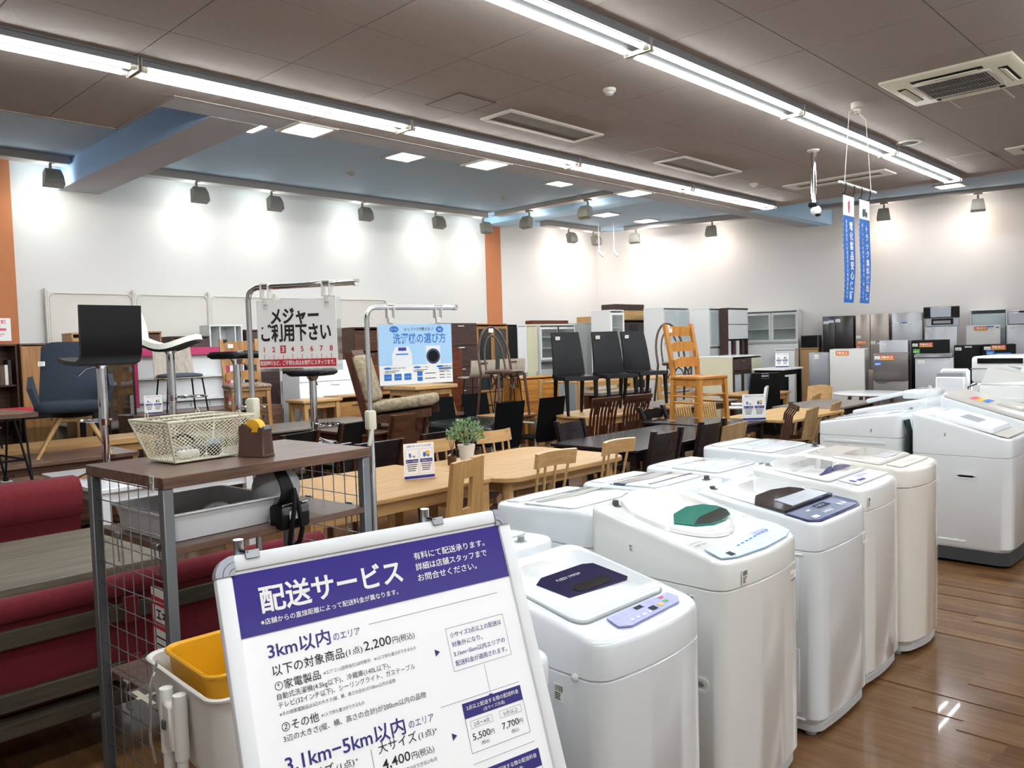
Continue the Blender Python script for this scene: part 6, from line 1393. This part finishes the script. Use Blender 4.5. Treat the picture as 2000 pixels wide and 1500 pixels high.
def wall_item(pl, pr, d):
    cx, cy = (pl[0]+pr[0])/2, (pl[1]+pr[1])/2; w = math.hypot(pl[0]-pr[0], pl[1]-pr[1]); return cx + .968*d/2, cy + .25*d/2, w
x, y, w = wall_item((14.95, 7.94), (15.2, 6.95), .42)
L('broad white cupboard with two frosted glass doors against the right wall', x, y, RZW, w, .42, 2.13, 'cab_white', (('glass', 0, .5, 1.50, 2.08, 'grey_light', 'glass'), ('glass', .5, 1, 1.50, 2.08, 'grey_light', 'glass'), ('panel', .02, .98, .95, 1.46, 'cab_white'), ('door', 0, .5, .08, .9, 'cab_white'), ('door', .5, 1, .08, .9, 'cab_white')), (.93, 1.47, 1.75), name='cupboard')
# kitchen counter and desks
t = L('white kitchen counter with dark brown drawer and glass doors', 12.38, 6.85, 0, 1.0, .60, 1.31, 'cab_cream', (('drawer', .0, .62, 1.06, 1.26, 'choc'), ('glass', .0, .31, .1, 1.05, 'choc', 'frosted'), ('glass', .31, .62, .1, 1.05, 'choc', 'frosted'), ('panel', .64, .98, .1, 1.26, 'cab_cream')), (), 'counter', 'counter', 'plastic_white')
table('white high topped counter desk with black side panel', 12.25, 12.98, 5.84, 6.4, 1.09, 'plastic_white', .03, 'counter_desk', 'black', apron=True, lr=.03)
t = thing('black_cabinet', 'black open cabinet standing under the white counter desk', 'cabinet', (12.5, 6.14, 0)); MB().b2(-.2, .12, -.2, .2, 0, .94).build('body', 'black', t); MB().b2(.14, .42, -.15, .2, 0, .5).b2(.14, .42, .17, .2, .5, .9).build('side_unit', 'grey_dark', t)
leaflet(12.62, 6.05, 1.093, -.9, 'small leaflet stand on the white counter desk', 1.0)
L('white box cabinet behind the leaflet on the counter desk', 14.7, 6.95, RZW, .36, .4, 1.37, 'plastic_white', (('door', 0, 1, .05, 1.34, 'plastic_white', 0),))
L('cork coloured box cabinet below the black microwave', 15.25, 6.72, RZW, .34, .36, 1.37, 'cork', (('door', 0, 1, .05, 1.34, 'cork', 0),))
t = thing('microwave', 'small black microwave on the cork coloured cabinet', 'microwave', (15.3, 6.73, 1.37), RZW); MB().b2(-.17, .17, -.15, .15, 0, .24, .01).build('body', 'grey_dark', t); MB().b2(-.16, .13, -.165, -.15, .01, .23, .004).build('door', 'black_gloss', t)
# refrigerators
def warranty(t, x, z, y, w=.2, h=.075):
    o = MB().b2(-w/2, w/2, -.001, 0, -h/2, h/2).build('warranty_sticker', 'red_print', t); o.location = (x, y, z)
    q = MB(); rect(q, -w/2+.004, w/2-.004, -h/2+.004, -h/2+h*.3, -.0016); q.build('lower_band', 'yellow_print', o, recalc=False); q = MB(); rect(q, -w/2+.004, w/2-.004, -h*.16, h/2-.004, -.0014); q.build('upper_band', 'orange_print', o, recalc=False)
    q = MB(); txt(q, '家電1年保証', 0, -h*.10, h*.5, -.0022, width=w*.85, align='c', bold=.03); q.build('lettering', 'paper', o, recalc=False)
def label(t, x, z, y, w, h, m='sticker', band=None):
    o = MB().b2(-w/2, w/2, -.001, 0, -h/2, h/2).build('label', m, t); o.location = (x, y, z); q = MB()
    for k in range(2): rect(q, -w*.4, w*(.38-.1*k), -h*.05-h*.25*k, h*.05-h*.25*k, -.0014)
    q.build('print', 'grey_mid' if m == 'sticker' else 'paper', o, recalc=False)
    if band: q = MB(); rect(q, -w/2, w/2, h*.15, h/2, -.0015); q.build('band', band, o, recalc=False)
def fridge(lab, pl, pr, h, m, splits=(), d=.6, vsplit=False, stick=(), top_m=None, handle=False):
    x, y, w = wall_item(pl, pr, d); w -= .012
    t = thing('refrigerator', lab, 'refrigerator', (x, y, 0), RZW); hw, hd = w/2, d/2
    MB().b2(-hw, hw, -hd+.05, hd, .03, h-.004, .008).build('body', top_m or m, t)
    for sx in (-1, 1): MB().cyl((sx*(hw-.06), -hd+.12, 0), (sx*(hw-.06), -hd+.12, .04), .02).build('foot', 'grey_dark', t)
    zs = [.05] + list(splits) + [h]
    for a, b_ in zip(zs, zs[1:]):
        top = b_ == h
        if top and vsplit:
            for x0, x1 in ((-hw, -hw+w*vsplit), (-hw+w*vsplit, hw)): MB().b2(x0+.003, x1-.003, -hd, -hd+.046, a+.003, b_-.003, .006, 2).build('door', m, t)
        else: MB().b2(-hw, hw, -hd, -hd+.046, a+.003, b_-.003, .006, 2).build('door', m, t)
    if handle:
        q = MB(); z = splits[-1]; q.xz([(-hw+.02, z), (hw-.02, z), (hw-.02, z-.012), (0, z-.014), (-hw*.35, z-.045), (-hw*.7, z-.042), (-hw+.02, z-.014)], -hd-.004, -hd); q.build('grip', 'grey_dark', t)
    for s in stick:
        k, sx, sz = s[:3]; Y = -hd-.0008
        if k == 'w': warranty(t, -hw+sx, h-sz, Y, *s[3:])
        elif k == 'l': label(t, -hw+sx, h-sz, Y, s[3], s[4], *(s[5:]))
    return t
fridge('glossy dark brown french door refrigerator against the right wall', (15.04, 6.4), (15.18, 5.86), 1.96, 'fridge_dark', (.5, .95), .62, .41, (('l', .06, .12, .09, .05), ('l', .15, .09, .09, .07, 'sticker', 'blue_print'), ('l', .27, .09, .09, .06)))
fridge('champagne french door refrigerator beside the dark brown one', (15.18, 5.84), (15.33, 5.28), 1.97, 'champagne', (.5, .95), .62, .44, (('w', .11, .52, .17, .07), ('l', .05, .6, .07, .06, 'pink_print'), ('l', .16, .68, .09, .06, 'blue_print'), ('l', .30, .53, .08, .06), ('l', .41, .53, .08, .06, 'sticker', 'blue_print'), ('l', .05, .42, .08, .05)))
fridge('light grey single door refrigerator beside the champagne one', (15.33, 5.24), (15.47, 4.75), 1.97, 'fridge_silver', (.8,), .62, False, (('l', .07, .2, .08, .05), ('l', .20, .2, .09, .06, 'sticker', 'blue_print'), ('l', .30, .2, .09, .06)))
fridge('slim white refrigerator squeezed behind the microwaves', (15.70, 4.74), (15.74, 4.54), 1.96, 'fridge_white', (1.0,), .4)
fridge('grey refrigerator under the microwaves', (15.23, 4.65), (15.36, 4.16), 1.70, 'fridge_silver', (.7,), .55, False, (('l', .06, .06, .08, .05),))
t = thing('microwave', 'silver and black microwave oven topmost on the grey refrigerator', 'microwave', (15.60, 4.48, 1.85), RZW); MB().b2(-.28, .28, -.2, .2, 0, .20, .01).build('body', 'grey_dark', t); MB().b2(-.17, .15, -.215, -.2, .01, .19, .004).build('door', 'silver_panel', t); MB().b2(.155, .28, -.212, -.2, .01, .19, .004).build('control_panel', 'black_gloss', t); MB().b2(-.28, -.175, -.212, -.2, .01, .19, .004).build('side_panel', 'black_gloss', t)
t = thing('toaster_oven', 'silver oven with black framed window below the microwave oven', 'oven', (15.58, 4.46, 1.70), RZW); MB().b2(-.26, .26, -.18, .2, .0, .148, .01).build('body', 'silver_panel', t); MB().b2(-.17, .17, -.195, -.18, .03, .135, .004).build('window_frame', 'black_gloss', t); MB().b2(-.14, .13, -.2, -.195, .05, .1).build('handle', 'chrome', t)
L('white open front cabinet on the right wall above the appliances', 16.24, 3.9, RZW, .56, .40, 1.98, 'plastic_white', (('panel', .05, .95, .1, 1.9, 'frosted'),), (1.2,))
fridge('white refrigerator with warranty sticker before the open cabinet', (15.39, 4.04), (15.52, 3.54), 1.70, 'fridge_white', (.6,), .5, False, (('w', .22, .06, .2, .075), ('l', .36, .05, .1, .06, 'sticker', 'blue_print'), ('l', .46, .05, .05, .02, 'black')))
fridge('grey refrigerator at the right edge below a microwave', (15.54, 3.46), (15.66, 2.95), 1.69, 'fridge_silver', (.6,), .5, False, (('l', .08, .05, .08, .05),))
t = thing('microwave', 'silver microwave on the refrigerator at the right edge', 'microwave', (15.85, 3.25, 1.69), RZW); MB().b2(-.25, .25, -.18, .18, 0, .24, .01).build('body', 'fridge_silver', t); MB().b2(-.24, .15, -.195, -.18, .01, .2, .004).build('door', 'silver_panel', t); MB().b2(-.1, .1, -.198, -.19, .20, .225).build('display', 'black_gloss', t)
fridge('silver topped small refrigerator left of the black one, middle row', (13.91, 4.96), (14.02, 4.53), 1.49, 'fridge_silver', (.5,), .6, False, (('l', .06, .08, .08, .05),))
fridge('black refrigerator with green label in the middle row', (14.03, 4.5), (14.19, 3.96), 1.48, 'black', (.5,), .6, False, (('l', .06, .08, .08, .05), ('w', .22, .08, .2, .075), ('l', .08, .18, .1, .07, 'green_print')))
fridge('black refrigerator with a small white label in the middle row', (14.30, 3.93), (14.40, 3.54), 1.38, 'black', (.5,), .55, False, (('l', .06, .06, .09, .05), ('l', .2, .03, .1, .02)))
fridge('black refrigerator with blue service label at the right of the middle row', (14.28, 3.52), (14.4, 3.07), 1.385, 'black', (.4,), .6, False, (('l', .07, .06, .09, .05), ('w', .22, .05, .2, .075), ('l', .11, .13, .11, .07, 'blue_print'), ('l', .28, .22, .22, .17, 'sticker', 'blue_print')))
fridge('brushed grey narrow refrigerator left of the white one, front row', (12.98, 5.76), (13.06, 5.44), 1.325, 'fridge_grey', (), .5, False, (('l', .12, .07, .07, .07),))
fridge('off white refrigerator with warranty sticker in the front row', (12.78, 5.33), (12.92, 4.82), 1.38, 'fridge_white', (.42,), .6, False, (('l', .05, .05, .06, .04), ('w', .19, .07, .19, .075)))
fridge('bronze grey two door refrigerator in the front row', (12.94, 4.71), (13.07, 4.22), 1.30, 'fridge_bronze', (.87,), .6, False, (('l', .06, .07, .08, .05), ('w', .2, .07, .2, .075), ('l', .07, .16, .1, .07, 'blue_print')), 'grey_dark', True)
fridge('silver chest freezer with grey top band in the front row', (13.09, 4.14), (13.23, 3.63), 1.22, 'fridge_silver', (), .6, False, (('l', .08, .06, .09, .05),), 'fridge_grey')
t = thing('freezer_lid', 'grey lid board lying on the silver freezer', 'lid', (13.40, 3.96, 1.22), RZW); MB().b2(-.26, .26, -.29, .3, 0, .05, .008).build('board', 'fridge_grey', t); MB().b2(-.1, .1, -.296, -.29, .01, .04).build('display', 'silver_panel', t)
# things between the tables and the wall
L('orange brown chest of drawers behind the bentwood chair', 10.05, 9.35, 0, .95, .40, 1.05, 'honey_x', [('drawer', 0, 1, .06+.19*k, .06+.19*(k+1), 'honey_x', 'honey') for k in range(5)], name='chest')
t = thing('tv_board', 'long dark low board carrying the greige stools', 'sideboard', (8.7, 9.15, 0)); MB().b2(-.75, .75, -.25, .25, .38, .42, .004).build('top', 'brown_wood', t); MB().b2(-.72, .72, -.22, .25, .0, .38).build('body', 'brown_wood', t)
for k in range(3): MB().b2(-.7+.47*k, -.25+.47*k, -.235, -.22, .04, .36, .003).build('drawer', 'brown_wood', t)
def greige_stool(label, x, y, rz):
    t = thing('shell_stool', label, 'bar stool', (x, y, .42), rz, 'greige shell stools')
    q = MB(); pr = [(-.2, .70), (-.1, .69), (.05, .685), (.14, .70), (.19, .76), (.21, .85), (.22, .96)]
    q.sheet(lambda u, v: ((u-.5)*.44, pr[round(v*6)][0], pr[round(v*6)][1]), 4, 6, .014); s_ = q.build('seat_shell', 'greige', t, ang=70); MB().b2(-.07, .07, .20, .235, .90, .925).build('grip_hole', 'brown_wood', s_)
    for sx in (-1, 1):
        for sy in (-1, 1): leg(t, (sx*.2, sy*.18, 0), (sx*.14, sy*.12, .69), .008, 'black')
    q = MB(); q.tube([(-.19, -.17, .25), (.19, -.17, .25), (.19, .17, .25), (-.19, .17, .25)], .007, 6, True); q.build('foot_rail', 'black', t); tag_on(t, -.14, .22, .92); return t
g = greige_stool('greige shell stool left of the bentwood chair', 8.55, 9.12, PI-.2); dup(g, (9.25, 9.12, .42), PI-.4, 'greige shell stool half hidden by the bentwood chair')
t = thing('headboard', 'red brown arched headboard behind the greige stool', 'headboard', (8.45, 9.75, 0)); q = MB(); q.xz([(-.32, .0), (.32, 0), (.32, 1.5)] + [(.32*math.cos(a), 1.5+.15*math.sin(a)) for a in [PI*k/12 for k in range(1, 12)]] + [(-.32, 1.5)], -.02, .02); q.build('panel', 'red_brown', t)
for sx in (-1, 1): MB().b2(sx*.34-.025, sx*.34+.025, -.03, .03, 0, 1.56, .005).build('post', 'red_brown', t)
def bed(label, x, y, w, h, n=4):
    t = thing('bed_frame', label, 'bed frame', (x, y, 0), 0, 'pale wooden bed frames behind the leather chairs')
    for sx in (-1, 1):
        for sy in (-1, 1): MB().b2(sx*w/2-.035, sx*w/2+.035, sy*.4-.03, sy*.4+.03, 0, h, .004).build('post', 'oak_z', t)
    for k in range(n): MB().b2(-w/2, w/2, -.42, -.40, h-.12-.13*k, h-.04-.13*k, .003).build('rail', 'oak', t)
    MB().b2(-w/2+.03, w/2-.03, -.38, .38, h-.06, h-.03, .003).build('deck', 'oak', t); return t
bed('pale wooden bed frame behind the first two leather chairs', 10.0, 8.1, 1.3, 1.04); bed('pale wooden bed frame behind the rightmost leather chair', 11.55, 7.75, 1.2, 1.02, 5)
table('pinkish brown low bench before the pale bed frame', 9.3, 10.6, 7.25, 7.6, .86, 'grey_wood', .05, 'bench', 'brown_wood_z', lr=.05)
t = thing('office_chair', 'white armed office chair between the honey ladder chair and the counter', 'chair', (9.55, 5.1, 0), PI+.4); seat_pad(t, .46, .44, .5, .06, 'grey_light')
MB().sheet(lambda u, v: ((u-.5)*.42, .22+.06*v, .55+.42*v), 5, 5, .03).build('backrest', 'plastic_white', t, ang=60)
for sx in (-1, 1): MB().tube([(sx*.24, .1, .5), (sx*.28, .12, .62), (sx*.28, .05, .72), (sx*.28, -.2, .72)], [.014, .016, .02, .02], 8).build('armrest', 'plastic_white', t)
MB().cyl((0, 0, .06), (0, 0, .46), .03).build('column', 'grey_dark', t)
for k in range(5): a = 2*PI*k/5; MB().tube([(0, 0, .09), (.28*math.cos(a), .28*math.sin(a), .055), (.28*math.cos(a), .28*math.sin(a), .0)], .018, 6).build('base_arm', 'plastic_white', t)
table('tan dining table behind the tall black chair', 11.15, 12.2, 5.7, 6.4, .74, 'oak', .035, lm='oak_z', lr=.035)
# red lacquer tables, mirror and leaflet at the far left
table('red lacquered high table behind the navy swivel chair', 1.3, 3.2, 9.55, 10.1, 1.08, 'red_print', .03, 'high_table', 'black', lr=.025)
table('red lacquered side table behind the mesh basket', 4.9, 5.9, 9.82, 10.2, .98, 'red_print', .03, 'side_table', 'black', lr=.02) if False else None
t = thing('standing_mirror', 'tall dark framed mirror right of the black bar stool column', 'mirror', (3.47, 9.72, 0), .2); q = MB()
q.b2(-.17, -.15, -.012, .012, 0, 1.58); q.b2(.15, .17, -.012, .012, 0, 1.58); q.b2(-.15, .15, -.012, .012, 1.55, 1.58); q.b2(-.15, .15, -.012, .012, .1, .14); q.build('frame', 'dark_wood_z', t); MB().b2(-.15, .15, -.004, .004, .14, 1.55).build('mirror_glass', 'chrome', t)
leaflet(3.78, 9.60, .917, -.2, 'leaflet stand with flags on the low brown chest', .95)
t = thing('metal_stool', 'black legged stool at the far left edge behind the pale board', 'stool', (1.95, 9.2, .74)); MB().lathe([(.16, .55), (.17, .56), (.17, .58), (0, .585)], 20, cap1=False).build('seat', 'bent_brown', t)
for k in range(4): a = PI/4+PI/2*k; MB().cyl((.2*math.cos(a), .2*math.sin(a), 0), (.13*math.cos(a), .13*math.sin(a), .56), .01, n=6).build('leg', 'black', t)
MB().tube([(.175*math.cos(2*PI*k/12), .175*math.sin(2*PI*k/12), .2) for k in range(12)], .007, 5, True).build('foot_ring', 'chrome', t)
